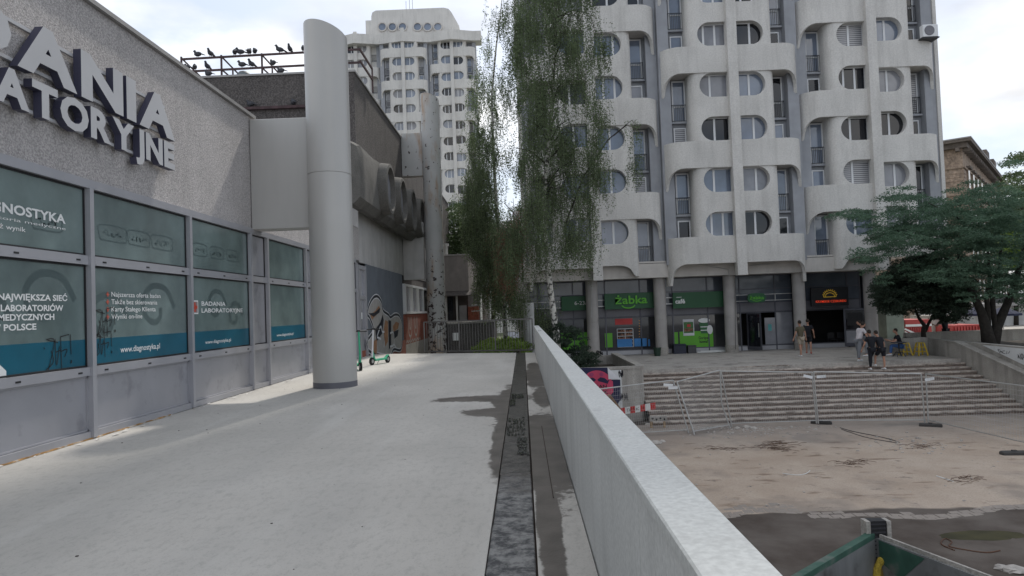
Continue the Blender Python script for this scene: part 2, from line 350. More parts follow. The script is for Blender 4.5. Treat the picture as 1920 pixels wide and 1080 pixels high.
def textmesh(txt, h=1.0, ext=0.0, bold=.0, mirror=False, width=None, shear=0, cap=None):
    cu = bpy.data.curves.new('lettering', 'FONT'); cu.body = txt; cu.size = 1; cu.extrude = 0; cu.offset = bold; cu.resolution_u = 3; cu.shear = shear
    o = bpy.data.objects.new('lettering_tmp', cu); COL.objects.link(o); bpy.context.view_layer.update()
    me = bpy.data.meshes.new_from_object(o.evaluated_get(bpy.context.evaluated_depsgraph_get())); bpy.data.objects.remove(o)
    n = len(me.vertices); co = np.zeros(n*3); me.vertices.foreach_get('co', co); co = co.reshape(-1, 3)
    fs = [tuple(p.vertices) for p in me.polygons]
    x0, x1 = co[:, 0].min(), co[:, 0].max(); H = cap if cap else .73   # cap height of the built-in face
    s = h/H; co[:, 0] -= x0; co *= s; w = (x1-x0)*s
    if width: co[:, 0] *= width/w; w = width
    if mirror: co[:, 0] = w-co[:, 0]
    mb = MB()
    if ext == 0: mb.add(co.tolist(), fs)
    else:
        f = co.copy(); f[:, 2] = ext; b = co.copy(); b[:, 2] = 0
        mb.add(f.tolist(), fs, 0)
        from collections import Counter
        ec = Counter(); dirn = {}
        for q in fs:
            for i in range(len(q)):
                a, c = q[i], q[(i+1) % len(q)]; ec[(min(a, c), max(a, c))] += 1; dirn[(min(a, c), max(a, c))] = (a, c)
        o2 = len(mb.V); mb.V += [tuple(v) for v in b.tolist()]
        for k, v in ec.items():
            if v == 1: a, c = dirn[k]; mb.F.append((a, o2+a, o2+c, c)); mb.I.append(1)
    return mb, w
MW_LEFT = lambda x, y, z: Matrix(((0, 0, 1, x), (1, 0, 0, y), (0, 1, 0, z), (0, 0, 0, 1)))   # on a wall facing +X
MW_FRONT = lambda x, y, z: Matrix(((1, 0, 0, x), (0, 0, -1, y), (0, 1, 0, z), (0, 0, 0, 1)))  # on a wall facing -Y
def put_text(name, txt, h, M4, mats, parent, ext=0.0, bold=.0, **k):
    mb, w = textmesh(txt, h, ext, bold, **k); me = mb.mesh(name, mats)
    me.transform(M4); return link(name, me, parent), w
def strokes(mb, lines, w, f, off=0.0, mi=0, n=4):
    """flat paint strokes through 2-D points, f(a,b,o)->xyz"""
    for pts in lines:
        pts = [Vector(p) for p in pts]
        sm = []
        for i in range(len(pts)-1):
            p0, p1, p2, p3 = pts[max(i-1, 0)], pts[i], pts[i+1], pts[min(i+2, len(pts)-1)]
            for k in range(n):
                t = k/n; sm.append(.5*((2*p1)+(-p0+p2)*t+(2*p0-5*p1+4*p2-p3)*t*t+(-p0+3*p1-3*p2+p3)*t**3))
        sm.append(pts[-1]); A = []
        for i, p in enumerate(sm):
            t = (sm[min(i+1, len(sm)-1)]-sm[max(i-1, 0)]); t = t.normalized() if t.length > 1e-6 else Vector((1, 0))
            nn = Vector((-t.y, t.x))*w/2; A.append((p+nn, p-nn))
        o = len(mb.V)
        for a, b in A: mb.V.append(tuple(f(a.x, a.y, off))); mb.V.append(tuple(f(b.x, b.y, off)))
        for i in range(len(A)-1): mb.F.append((o+2*i, o+2*i+1, o+2*i+3, o+2*i+2)); mb.I.append(mi)

# ================================================================== GROUND
PLZ, TER = -3.1, -1.3
g = MB(); g.add([(-600, -80, PLZ-.12), (600, -80, PLZ-.12), (600, 1500, PLZ-.12), (-600, 1500, PLZ-.12)], [(0, 1, 2, 3)])
struct(g.build('ground', asphalt))
# deck
D0, D1 = (-6.15, 28.3), (.38, 25.5)
dk = MB(); rows = []
xs = [-6.15, -.30]; xs2 = [0.035, .39]
def dend(x): return 28.3-(x+6.15)/6.5*2.8
for a, b in ((-6.15, -.292), (0.036, .39)):
    dk.loft([[(a, y0, -.35), (b, y1, -.35), (b, y1, 0), (a, y0, 0)] for y0, y1 in ((-6, -6), (dend(a), dend(b)))])
deck = struct(dk.build('deck', deck_m))
# gutter slabs, each a stone of its own in a shallow channel
yy = -6.0; gi = 0
gutter = MB(); gutter.box(-.292, -6, -.36, .036, 25.9, -.05); gutter = struct(gutter.build('gutter_bed', joint_dirt if False else joint_m))
while yy < 25.6:
    ln = 1.62+random.uniform(-.03, .03); m = MB()
    m.bbox(-.284+random.uniform(-.004, .004), yy+.006, -.05, .022, min(yy+ln-.008, 25.75), -.006+random.uniform(-.004, .002), .008)
    m.build('gutter_stone', gutter_m, gutter); yy += ln
for y0, y1, x0, x1 in ((8.9, 10.35, -.27, -.03), (7.75, 8.75, -.12, .0), (11.6, 12.5, -.27, -.19), (12.6, 13.2, -.26, -.05)):
    m = MB(); n = 90
    for i in range(n):
        cx = random.uniform(x0, x1); cy = random.uniform(y0, y1); lx = random.uniform(.006, .02); ly = random.uniform(.03, .13)
        k = 7; m.add([(cx+lx*math.cos(2*pi*j/k)*random.uniform(.6, 1.1), cy+ly*math.sin(2*pi*j/k)*random.uniform(.6, 1.1), .0012+i*.00003) for j in range(k)], [tuple(range(k))])
    stuff(m.build('water_film', water_m, gutter))
# right hand strip joint
m = MB(); m.bar((.20, 5.9, .004), (.20, 9.5, .004), .008, .004); m.build('strip_joint', joint_m, deck)

# plaza : tiles, joints, blown sand
pb = MB(); pb.add([(.4, -10, PLZ-.02), (60, -10, PLZ-.02), (60, 31.5, PLZ-.02), (.4, 31.5, PLZ-.02)], [(0, 1, 2, 3)])
plaza = struct(pb.build('plaza_ground', joint_m))
TS = .25; ang = math.radians(0)
tile_me = MB(); tile_me.bbox(-.117, -.117, -.03, .117, .117, 0, .006); tile_mesh = tile_me.mesh('paving_tile', tile_m)
cand = []; rest = MB()
for i in range(62):
    for j in range(52):
        x = 3.0+i*TS+(j % 2)*TS/2; y = 9.0+j*TS
        if x > 18.5 or x < .8: continue
        cand.append((abs(y-15.9)+(0 if 4.3 < x < 13.5 else 50), x, y))
cand.sort()
for k, (d, x, y) in enumerate(cand):
    z = PLZ-.004+random.uniform(-.003, .004); a = random.uniform(-.02, .02)
    if k < 290: link('paving_tile', tile_mesh, plaza, None, Matrix.Translation((x, y, z)) @ Matrix.Rotation(a, 4, 'Z'))
    else: rest.box(x-.117, y-.117, z-.03, x+.117, y+.117, z)
stuff(rest.build('paving_tiles', tile_m, plaza))
# sand sheet
nx, ny = 190, 240; X = np.linspace(.5, 22, nx); Y = np.linspace(5, 27.3, ny); m = MB()
from mathutils import noise as mn
def sandh(x, y):
    e = 15.75+.55*mn.noise(Vector((x*.35, 1.3, 0)))+.25*mn.noise(Vector((x*1.1, 4.3, 0)))+(.35 if x < 6 else 0)+(0.5*math.exp(-((x-8.0)/1.2)**2)*-1)
    d = y-e
    h = max(-.018, min(.010, d*.03)) if d > -.30 else max(-.009, min(.010, -.018+(-.30-d)*.075))
    h += .0035*mn.noise(Vector((x*2.2, y*2.2, 2)))
    if d > 0 and x < 7.2: h -= .010*max(0, min(1, (7.2-x)/1.3))*max(0, min(1, (19.5-y)/2))*.9
    return PLZ+h
vs = [(x, y, sandh(x, y)) for y in Y for x in X]
fs = [(j*nx+i, j*nx+i+1, (j+1)*nx+i+1, (j+1)*nx+i) for j in range(ny-1) for i in range(nx-1)]
m.add(vs, fs); o = m.build('sand_layer', sand_m, None, True); struct(o)

# terrace
t = MB(); t.box(4.952, 31.22, -3.05, 19.4, 61, TER); t.box(-3, 37.4, -3.05, 4.95, 61, TER); t.box(19.4, 34.6, -3.05, 46, 61, TER)
terrace = struct(t.build('terrace', terrace_m))
slab = MB()
for x in np.arange(5.2, 19.0, 1.0): slab.box(x, 31.3, TER, x+.02, 40, TER+.003)
# staircase
st = thing('staircase', 'wide worn stone staircase of twelve steps from the plaza up to the shop terrace', 'stairs', (12, 27, PLZ))
for i in range(12):
    z1 = TER-.15*i; yf = 31.22-.375*i; x = 4.9
    while x < 19.35:
        ln = random.choice((1.9, 2.4, 2.1)); x1 = min(x+ln, 19.38)
        if 19.38-x1 < .5: x1 = 19.38
        m = MB(); dz = random.uniform(-.012, .004) if i else -.002; dy = random.uniform(-.012, .012)
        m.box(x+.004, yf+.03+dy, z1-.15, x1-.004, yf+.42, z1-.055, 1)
        # worn nosing
        n = 10; top = []; 
        for k in range(n+1):
            xx = x+.004+(x1-x-.008)*k/n; top.append((xx, random.uniform(0, .014)*(1 if random.random() < .5 else .3)))
        rg = [[(xx, yf+dy+.005+w, z1-.055+dz), (xx, yf+dy-.004+w, z1-.015+dz), (xx, yf+dy+.012+w, z1+dz), (xx, yf+.42, z1+dz), (xx, yf+.42, z1-.055+dz)] for xx, w in top]
        m.loft(rg, mi=0)
        m.build('step_block', [step_stone, riser_dirt], st); x = x1
# cheek wall on the right of the stairs and the sloping wall behind
cw = thing('stair_side_wall', 'sloping grey concrete side wall on the right of the staircase', 'wall', (19.5, 29, PLZ))
def yz(poly, x0, x1, name, mat, par, **k):
    m = MB(); m.prism(poly, lambda a, b, d: (x0+d, a, b), x1-x0); return m.build(name, mat, par, **k)
yz([(32.4, TER-.4), (32.4, -.62), (31.6, -.62), (22.0, -3.02), (22.0, -3.2), (31.6, -3.2)], 19.4, 19.72, 'wall_body', conc_old, cw)
yz([(32.3, -.615), (31.6, -.615), (22.0, -3.01), (22.0, -2.95), (31.6, -.55), (32.3, -.55)], 19.37, 19.75, 'coping', conc_old, cw)
pw = thing('planter_wall', 'long concrete planter wall with white paint and scribbles right of the stairs', 'wall', (21, 30, PLZ))
yz([(36.5, TER-.3), (36.5, -.55), (14, -.75), (14, -3.2), (31, -3.2)], 19.76, 20.1, 'wall_body', conc_old, pw)
m = MB(); m.add([(19.752, 30.3, -.66), (19.752, 14, -.80), (19.752, 14, -3.1), (19.752, 22.1, -2.9)], [(0, 1, 2, 3)]); m.build('paint_patch', white_paint, pw)
def scribble(mb, f, a0, b0, w, h, n, sw):
    random.seed(int(abs(a0*100)+abs(b0*37)))
    for i in range(n):
        a = a0+w*i/n; pts = []
        for k in range(5): pts.append((a+random.uniform(-.1, 1.1)*w/n, b0+random.uniform(0, h)))
        strokes(mb, [pts], sw, f)
m = MB(); fy = lambda a, b, o: (19.748, a, b)
scribble(m, fy, 29.3, -.98, -.7, .18, 5, .02); scribble(m, fy, 28.2, -1.12, -.9, .25, 6, .025); m.build('scribble', black_m, pw)
m = MB(); scribble(m, fy, 27.0, -1.9, -2.6, .9, 14, .14); m.build('faded_lettering', M('faded_grey_paint', (.36, .36, .40), .9, var=.3), pw)
m = MB(); m.box(20.1, 14, -3.0, 45, 34.5, -.82); struct(m.build('planting_bed', soil))
m = MB(); m.box(17.4, 34.3, TER-.2, 19.76, 34.62, -.50); m.box(19.76, 36.2, TER-.2, 40, 36.5, -.35); tag(m.build('bed_wall', conc_old), 'low dark concrete wall in front of the shaded trees at the terrace end', 'wall')

# ================================================================== PARAPET right of the deck
pp = thing('parapet_wall', 'long smooth grey concrete parapet wall with pale coping along the right side of the deck', 'wall', (.45, 12, 0))
ys = [-6, -1.0, 2.6, 6.0, 9.4, 12.8, 16.2, 19.6, 23.0, 25.9]
for a, b in zip(ys[:-1], ys[1:]):
    m = MB(); m.box(.40, a+.003, -.5, .555, b-.003, .935); m.build('wall_panel', conc_clean, pp)
cs = [-6, -1.6, .6, 3.35, 6.9, 10.6, 14.2, 17.8, 21.4, 25.95]
for a, b in zip(cs[:-1], cs[1:]):
    m = MB(); m.bbox(.383, a+.003, .937, .572, b-.003, .975, .006); m.build('coping_slab', coping_m, pp)
m = MB(); fz = lambda a, b, o: (a, b, .9765)
strokes(m, [[(.50, 19.4), (.44, 19.6), (.43, 20.0), (.50, 20.2)], [(.46, 19.5), (.50, 19.9), (.45, 20.1)], [(.42, 19.45), (.52, 19.7)], [(.44, 24.0), (.50, 24.3), (.45, 24.6)]], .018, fz)
m.build('scribble', black_m, pp)
m = MB(); m.box(.556, -6, -3.2, .9, 25.9, -.4); m.build('retaining_base', conc_old, pp)

# ================================================================== TOWERS
TM = [tower_conc, tower_blue, white_frame, black_metal, soffit_conc]+[g_sky, g_dark, g_cur, g_bl]
HB, PER = 3.95, 5.34
def pathpts(u0, us, r, yo, tail, n=8):
    pts = [(u0, yo, 0)]; s = us-u0; pts.append((us, yo, s))
    for i in range(1, n+1):
        a = pi/2*i/n; pts.append((us+r*math.sin(a), yo+r-r*math.cos(a), s+r*a))
    if tail > yo+r: pts.append((us+r, tail, s+r*pi/2+tail-yo-r))
    return pts
def wallstrip(mb, pts, ztop, zbf, th, mi=0):
    """curved wall with a profiled lower edge"""
    rings = []
    P2 = [Vector((p[0], p[1])) for p in pts]
    for i, p in enumerate(pts):
        t = (P2[min(i+1, len(pts)-1)]-P2[max(i-1, 0)]).normalized(); nrm = Vector((-t.y, t.x))   # towards the building
        q = P2[i]+nrm*th; zb = zbf(p[0], p[2])
        rings.append([(p[0], p[1], zb), (p[0], p[1], ztop), (q.x, q.y, ztop), (q.x, q.y, zb)])
    mb.loft([r[::-1] for r in rings], mi=mi)
def t_band():
    m = MB(); pts = pathpts(.2, 2.8, 1.1, 0, 1.3, 12)
    # finer sampling over the arch
    s1 = pts[1][2]+.10; h = 1.16; w = 1.15
    def zb(u, s):
        t = (s-s1)/w
        return -1.5 if t <= 0 else (-1.5-h*(1-math.sqrt(max(0, 1-min(1, t)**2))))
    wallstrip(m, pts, 0, zb, .17)
    inner = [(u, y) for u, y in [(.2, .15), (2.8, .15)]+[(2.8+.95*math.sin(pi/2*i/6), .15+.95-.95*math.cos(pi/2*i/6)) for i in range(1, 7)]+[(3.75, 1.31), (.2, 1.31)]]
    m.loft([[(u, y, z) for u, y in inner] for z in (-1.49, -1.36)], mi=4); return m
RW = .675
def t_panel(holes, z0, z1, zbf=None):
    """window wall: flat part with stadium openings, then a rounded edge"""
    m = MB(); yo = .06; uc = 1.16
    us = [.2, uc]+[uc+RW*math.sin(pi/2*i/8) for i in range(1, 9)]+[1.90]
    hh = [RW, RW]+[RW*math.cos(pi/2*i/8) for i in range(1, 9)]+[0]
    hs = sorted(holes)
    for i in range(len(us)-1):
        ua, ub, ha, hb = us[i], us[i+1], hh[i], hh[i+1]
        za = [zbf(ua) if zbf else z0]; zb = [zbf(ub) if zbf else z0]
        for c in hs: za += [c-ha, c+ha]; zb += [c-hb, c+hb]
        za.append(z1); zb.append(z1)
        for k in range(0, len(za), 2): m.add([(ua, yo, za[k]), (ub, yo, zb[k]), (ub, yo, zb[k+1]), (ua, yo, za[k+1])], [(0, 1, 2, 3)])
        if i < len(us)-2:
            for c in hs:
                m.add([(ua, yo, c+ha), (ub, yo, c+hb), (ub, yo+.42, c+hb), (ua, yo+.42, c+ha)], [(0, 1, 2, 3)])
                m.add([(ua, yo, c-ha), (ua, yo+.42, c-ha), (ub, yo+.42, c-hb), (ub, yo, c-hb)], [(0, 1, 2, 3)])
    pts = [p for p in pathpts(1.90-.001, 1.90, .5, yo, 1.31, 6)][1:]
    wallstrip(m, pts, z1, (lambda u, s: zbf(u)) if zbf else (lambda u, s: z0), .15)
    if zbf: m.box(.2, .08, zbf(.2), 1.3, .25, zbf(.2)+.12)
    return m
def t_frame(w0, w1, z0, z1, y, mull, b=.07):
    f = MB()
    f.box(w0, y, z0, w1, y+.06, z0+b, 2); f.box(w0, y, z1-b, w1, y+.06, z1, 2); f.box(w0, y, z0+b, w0+b, y+.06, z1-b, 2); f.box(w1-b, y, z0+b, w1, y+.06, z1-b, 2)
    for u in mull: f.box(u-.055, y-.01, z0+b, u+.055, y+.05, z1-b, 2)
    return f
def t_glass(w0, w1, z0, z1, y, gi):
    return MB().box(w0+.05, y+.03, z0+.05, w1-.05, y+.045, z1-.05, 5+gi)
def t_rail():
    m = MB(); z0, z1, y = -3.93, -2.98, 1.06
    m.bar((2.38, y, z1), (3.22, y, z1), .035, mi=3); m.bar((2.38, y, z0+.03), (3.22, y, z0+.03), .03, mi=3)
    for i in range(9): u = 2.40+.8*i/8; m.bar((u, y, z0), (u, y, z1), .02, mi=3)
    for z in (z1, z0+.1): m.bar((3.22, y, z), (3.22, 1.24, z), .025, mi=3)
    return m
def t_ledge(): return MB().box(2.36, 1.0, -4.06, 3.28, 1.25, -3.96, 1)
T = {}
zB, zA = -2.20, -4.655
T['band'] = t_band(); T['panel'] = t_panel([zB, zA], -5.44, -1.42)
T['low'] = t_panel([zB], 0, -1.42, lambda u: -4.08 if u < 1.2 else (-4.08-.62*(1-math.sqrt(max(0, 1-min(1, (u-1.2)/.85)**2)))))
T['top'] = t_panel([.66], -.1, 1.42)
for nm, zc in (('wB', zB), ('wA', zA), ('wT', .66)):
    for v, ml in enumerate(([1.02], [.78, 1.42], [1.18])):
        T[nm+'f%d' % v] = t_frame(.15, 1.92, zc-.71, zc+.71, .42, ml, .085)
    for gi in range(4): T[nm+'g%d' % gi] = t_glass(.15, 1.92, zc-.71, zc+.71, .42, gi)
T['df'] = t_frame(2.40, 3.16, -3.95, -1.56, 1.16, []); T['df'].box(2.47, 1.15, -3.1, 3.09, 1.2, -3.02, 2)
T['sf'] = t_frame(2.42, 3.14, -5.36, -4.28, 1.16, [])
for gi in range(4): T['dg%d' % gi] = t_glass(2.40, 3.16, -3.95, -1.56, 1.16, gi); T['sg%d' % gi] = t_glass(2.42, 3.14, -5.36, -4.28, 1.16, gi)
T['rail'] = t_rail(); T['ledge'] = t_ledge()
TMESH = {}
def tmesh(k, sgn, name):
    if (k, sgn) not in TMESH:
        m = MB().merge(T[k], mx=sgn); me = m.mesh(name, TM); TMESH[(k, sgn)] = me
    return TMESH[(k, sgn)]
def tower(root, piers, YF, zo, zlo, zhi, rng, full):
    rest = MB()
    def put(k, sg, x, z, yoff, name, T_, parent=None):
        if zlo < T_ < zhi and (full or not name.startswith('_')):
            name = name.lstrip('_'); return link(name, tmesh(k, sg, name), parent or root, None, Matrix.Translation((x, YF+yoff, z)))
        rest.merge(T[k], (x, YF+yoff, z), sg); return None
    for (px, yoff, ph) in piers:
        for sg, phs in ((-1, ph[0]), (1, ph[1])):
            k0 = 0
            for k in range(0, 10):
                Tz = 5.26+zo+PER*k+(2.67 if phs else 0); Tr = Tz-zo
                if Tr > 48.2: break
                a = lambda kk, nm, par=None: put(kk, sg, px, Tz, yoff, nm, Tz, par)
                if Tr < 45: a('band', 'balcony_parapet')
                has_low = (phs == 1 and k == 0)
                gl = lambda: [0, 0, 1, 2, 1, 3, 0, 0][rng.integers(0, 8)]
                if phs == 0 and k == 0: continue
                if Tr > 46:   # top storey of phase 0
                    put('top', sg, px, Tz-PER, yoff, 'window_wall', Tz-PER)
                    w = put('wTf1', sg, px, Tz-PER, yoff, 'window', Tz-PER); put('wTg0', sg, px, Tz-PER, yoff, 'glass_pane' if full else '_glass_pane', Tz-PER, w); continue
                a('low' if has_low else 'panel', 'window_wall')
                for nm in (['wB'] if has_low else ['wB', 'wA']):
                    w = a(nm+'f%d' % rng.integers(0, 3), 'window'); g_ = gl()
                    a(nm+'g%d' % g_, 'glass_pane', w)
                w = a('df', 'balcony_door'); a('dg%d' % gl(), 'glass_pane', w); a('rail', 'door_railing', w); a('ledge', 'door_ledge', w)
                if not has_low: w = a('sf', 'small_window'); a('sg%d' % gl(), 'glass_pane', w)
            # blue recess wall of this half
        m = MB(); m.box(px-.27, YF+yoff-.24, 3.05+zo, px+.27, YF+yoff+.3, 45.9+zo); m.build('pier_rib', tower_conc, root)
        for sg in (-1, 1):
            m = MB(); m.box(px+sg*2.2, YF+yoff+1.26, 3.8+zo, px+sg*3.93, YF+yoff+1.32, 44.2+zo); m.box(px+sg*3.32, YF+yoff+.72, 3.8+zo, px+sg*3.94, YF+yoff+1.27, 44.2+zo)
            m.build('recess_wall', tower_blue, root)
    return stuff(rest.build('remaining_storeys', TM, root)) if rest.V else None
rngt = np.random.default_rng(3)
YF = 38.5
PB = [4.28, 12.18, 20.08]
tb = thing('residential_tower', 'near round-windowed white concrete apartment tower with green-signed shops at its foot', 'building', (12.2, 48, TER))
tower(tb, [(PB[0], .35, (0, 1)), (PB[1], 0, (0, 0)), (PB[2], .35, (1, 0))], YF, 0, 3, 24, rngt, True)
octo = lambda x0, x1, y0, z0, z1: MB().prism([(x0, y0), (x1, y0), (x1, y0+2.6), (x1-5.5, y0+20), (x0+5.5, y0+20), (x0, y0+2.6)], lambda a, b, d: (a, b, z0+d), z1-z0)
octo(PB[0]-3.9, PB[2]+3.9, YF+1.66, 3.9, 45.9).build('tower_core', tower_conc, tb)
m = MB(); m.box(PB[0]-3.95, YF-.1, 44.05, PB[2]+3.95, YF+1.7, 45.9); m.build('roof_parapet', tower_conc, tb)
for s, x in ((-1, PB[0]-3.95), (1, PB[2]+3.95)):
    m = MB(); m.box(x, YF+1.0, 3.05 if s < 0 else 5.2, x+s*.2, YF+4.2, 45.8); m.build('side_wall', tower_conc, tb)
# far tower
ta = thing('residential_tower', 'far white concrete apartment tower with round penthouse windows seen beyond the rooftop', 'building', (-18, 122, 1))
YA, ZA = 112, 2.45; PA = [-26.0, -18.05, -10.1]
tower(ta, [(PA[0], .8, (1, 1)), (PA[1], 0, (0, 0)), (PA[2], .6, (1, 0))], YA, ZA, 17, 60, rngt, False)
octo(PA[0]-3.9, PA[2]+3.9, YA+1.9, -2, 44.9+ZA).build('tower_core', tower_conc, ta)
# zig-zag parapet at the top
m = MB(); zz = [(PA[0]-4.6, 1.6), (PA[0], -.5), (PA[0]+3.97, .5), (PA[1], -.5), (PA[1]+3.97, .5), (PA[2], -.5), (PA[2]+3.6, .6), (PA[2]+4.9, .6)]
m.loft([[(x, YA+y, 43.6+ZA), (x, YA+y, 45.2+ZA), (x, YA+3, 45.2+ZA), (x, YA+3, 43.6+ZA)] for x, y in zz]); m.build('roof_parapet', tower_conc, ta)
def penthouse():
    a = P(697, 62, YA+4); b = P(848, 62, YA+4); c = P(697, 20, YA+4); d = P(838, 15, YA+4)
    x0, x1, z0, z1 = a[0], b[0], a[2]-2, c[2]
    m = MB(); prof = [(x0-1, z0), (x1+1.4, z0), (x1+1.2, z0+2.6), (x1-.0, z1-.9), (x1-.5, z1-.25), (x1-1.3, z1), (x0+.8, z1), (x0+.2, z1-.3), (x0, z1-1), (x0, z0+4.2), (x0-1, z0+4.2)]
    m.prism(prof, lambda p, q, dd: (p, YA+4+dd, q), 12); m.build('penthouse', tower_conc, ta)
    for px in (717, 736, 755, 783, 802, 821):
        c = P(px, 51, YA+3.95); fr = MB(); n = 20
        fr.loft([[(c[0]+r*math.cos(2*pi*k/n), c[1]+dy, c[2]+r*math.sin(2*pi*k/n)) for k in range(n)] for r, dy in ((.80, .1), (.80, -.25), (.62, -.25), (.62, .05))], cap=False)
        f = fr.build('round_window', soffit_conc, ta)
        gl_ = MB(); gl_.add([(c[0]+.63*math.cos(2*pi*k/n), c[1]-.05, c[2]+.63*math.sin(2*pi*k/n)) for k in range(n)], [tuple(range(n))]); gl_.build('glass_pane', g_sky, f)
    mm = MB(); c = P(768, 16, YA+6)
    for dx, h in ((0, 1.6), (.5, 2.4), (-.6, 1.3)): mm.tube([(c[0]+dx, c[1], c[2]-.5), (c[0]+dx, c[1], c[2]+h)], .05, 5)
    mm.build('antenna', galv, ta)
penthouse()

# ---- ground floor of the near tower
YC = 40.0
def colm(x, y):
    m = MB(); n = 20; m.loft([[(x+r*math.cos(2*pi*k/n), y+r*math.sin(2*pi*k/n), z) for k in range(n)] for r, z in ((.345, TER+.42), (.345, .75), (.335, .755), (.335, .775), (.345, .78), (.345, 3.15))])
    m.cyl(x, y, TER, TER+.42, .37, n=20, mi=1); m.cyl(x, y, .70, .72, .352, n=20, mi=1)
    o = m.build('shop_column', [M('column_render', (.38, .36, .345), .9, streak=.25, var=.12), conc_old], tb); smooth_by_angle(o)
for x in (.35, PB[0], PB[0]+HB-.05, PB[1], PB[1]+HB, PB[2]-.1+.2): colm(x-.28, YC)
m = MB(); m.box(.2, YC-.6, 3.12, 20.9, YC+1.6, 3.92); m.build('ground_floor_beam', soffit_conc, tb)
m = MB(); m.box(.2, YF+.9, 3.95, 24.0, YC+1.6, 4.05); m.build('ground_floor_soffit', soffit_conc, tb)
YS = 41.0
bays = [(-3.6, .35), (.35, PB[0]), (PB[0], PB[0]+HB), (PB[0]+HB, PB[1]), (PB[1], PB[1]+HB), (PB[1]+HB, PB[2]), (PB[2], 24)]
bk = MB(); bk.box(-.2, YS+2.5, TER, 20.4, YS+2.7, 3.2); bk.build('shop_interior', dark_int, tb)
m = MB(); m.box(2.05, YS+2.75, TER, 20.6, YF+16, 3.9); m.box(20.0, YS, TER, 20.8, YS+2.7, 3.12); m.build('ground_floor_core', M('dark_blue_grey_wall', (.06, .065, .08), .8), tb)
def shopbay(x0, x1, kind):
    w = x1-x0; parts = [x0, x0+w*.22, x0+w*.74, x1]
    if kind == 'dark': parts = [x0, x0+.45, x1-.75, x1]
    fr = MB()
    for x in parts: fr.box(x-.035, YS-.04, TER, x+.035, YS+.05, 3.12)
    for z in (TER+.28, .92, 1.5, 2.3, 3.09): fr.box(x0, YS-.03, z-.03, x1, YS+.04, z+.03)
    f = fr.build('shop_frame', shop_frame, tb)
    for a, b in zip(parts[:-1], parts[1:]):
        m = MB(); m.box(a+.036, YS-.005, 1.54, b-.036, YS+.01, 3.06); m.build('upper_glass', g_shop, f)
        m = MB(); m.box(a+.036, YS-.01, .96, b-.036, YS+.01, 1.50); m.build('grey_panel', shop_panel, f)
        m = MB(); m.box(a+.036, YS-.02, TER+.01, b-.036, YS+.01, TER+.25); m.build('kick_panel', alu, f)
        if not (kind == 'door' and a > x0+.3 and b < x1-.3) and not (kind == 'dark' and a > x0+.3 and b < x1-.5):
            m = MB(); m.box(a+.036, YS+.0, TER+.32, b-.036, YS+.012, .88); m.build('shop_glass', g_cur if (kind == 'door' and a >= x0+w*.7) else g_clear, f)
    return f
fb = [shopbay(x0-.28, x1-.28, k) for (x0, x1), k in zip(bays[1:], ('zab', 'zab', 'zab', 'door', 'dark'))]
# shop displays
def pbox(name, q0, q1, Y, d, mat, par=tb):
    a = P(q0[0], q0[1], Y); b = P(q1[0], q1[1], Y); m = MB(); m.box(a[0], Y-d, b[2], b[0], Y, a[2]); return m.build(name, mat, par)
f1 = fb[1]
pbox('red_poster', (1153, 598), (1186, 608), YS-.012, .004, red_m)
s = pbox('shop_shelf', (1156, 617), (1188, 652), YS-.012, .002, dark_int)
m = MB(); a = P(1157, 617, YS-.02); b = P(1188, 650, YS-.02)
for k in range(6): z = b[2]+(a[2]-b[2])*k/5; m.box(a[0], YS-.03, z-.02, b[0], YS-.016, z+.02)
for x in (a[0], (a[0]+b[0])/2, b[0]): m.box(x-.02, YS-.034, b[2], x+.02, YS-.017, a[2])
m.build('shelf_rack', shelf_w, tb)
m = MB()
for k in range(4):
    for j in range(14):
        x = a[0]+.05+(b[0]-a[0]-.1)*j/14; z = b[2]+(a[2]-b[2])*(k+1)/5; m.box(x, YS-.03, z+.03, x+.05, YS-.02, z+.03+random.uniform(.07, .13))
stuff(m.build('shelf_goods', goods_m, tb))
for q0, q1 in (((1157, 636), (1186, 650)), ((1189, 635), (1213, 649)), ((1215, 636), (1219, 649))): pbox('blue_chiller_film', q0, q1, YS-.036, .004, blue_box)
m = MB()
for j in range(60):
    c = P(random.uniform(1197, 1232), random.uniform(600, 648), YS-.01)
    if (1208 < c[0]*0+1200): m.box(c[0], YS-.016, c[2], c[0]+random.uniform(.04, .12), YS-.011, c[2]+random.uniform(.03, .1))
stuff(m.build('window_goods', goods_m, tb))
m = MB()
for px in (1199, 1231, 1234):
    for py in range(602, 640, 5): c = P(px, py, YS-.02); m.box(c[0]-.03, YS-.03, c[2], c[0]+.03, YS-.02, c[2]+.05)
m.build('window_goods', M('lit_snack_bags', (.6, .30, .08), .5, var=.6, vs=12), tb)
for q0, q1 in (((1134, 625), (1149, 651)), ((1262, 623), (1272, 648)), ((1274, 622), (1338, 650)), ((1048, 625), (1112, 654))): pbox('lime_window_film', q0, q1, YS-.014, .005, lime_vinyl)
po = pbox('poster', (1280, 599), (1302, 629), YS-.022, .006, poster_w)
pbox('poster_print', (1281.5, 604), (1300.5, 624), YS-.03, .003, M('poster_green', (.06, .16, .05), .6, var=.3, vs=8), po)
pbox('poster_red', (1288, 608), (1295, 613), YS-.035, .003, red_m, po)
pbox('poster_food', (1283, 616), (1299, 621), YS-.035, .003, goods_m, po)
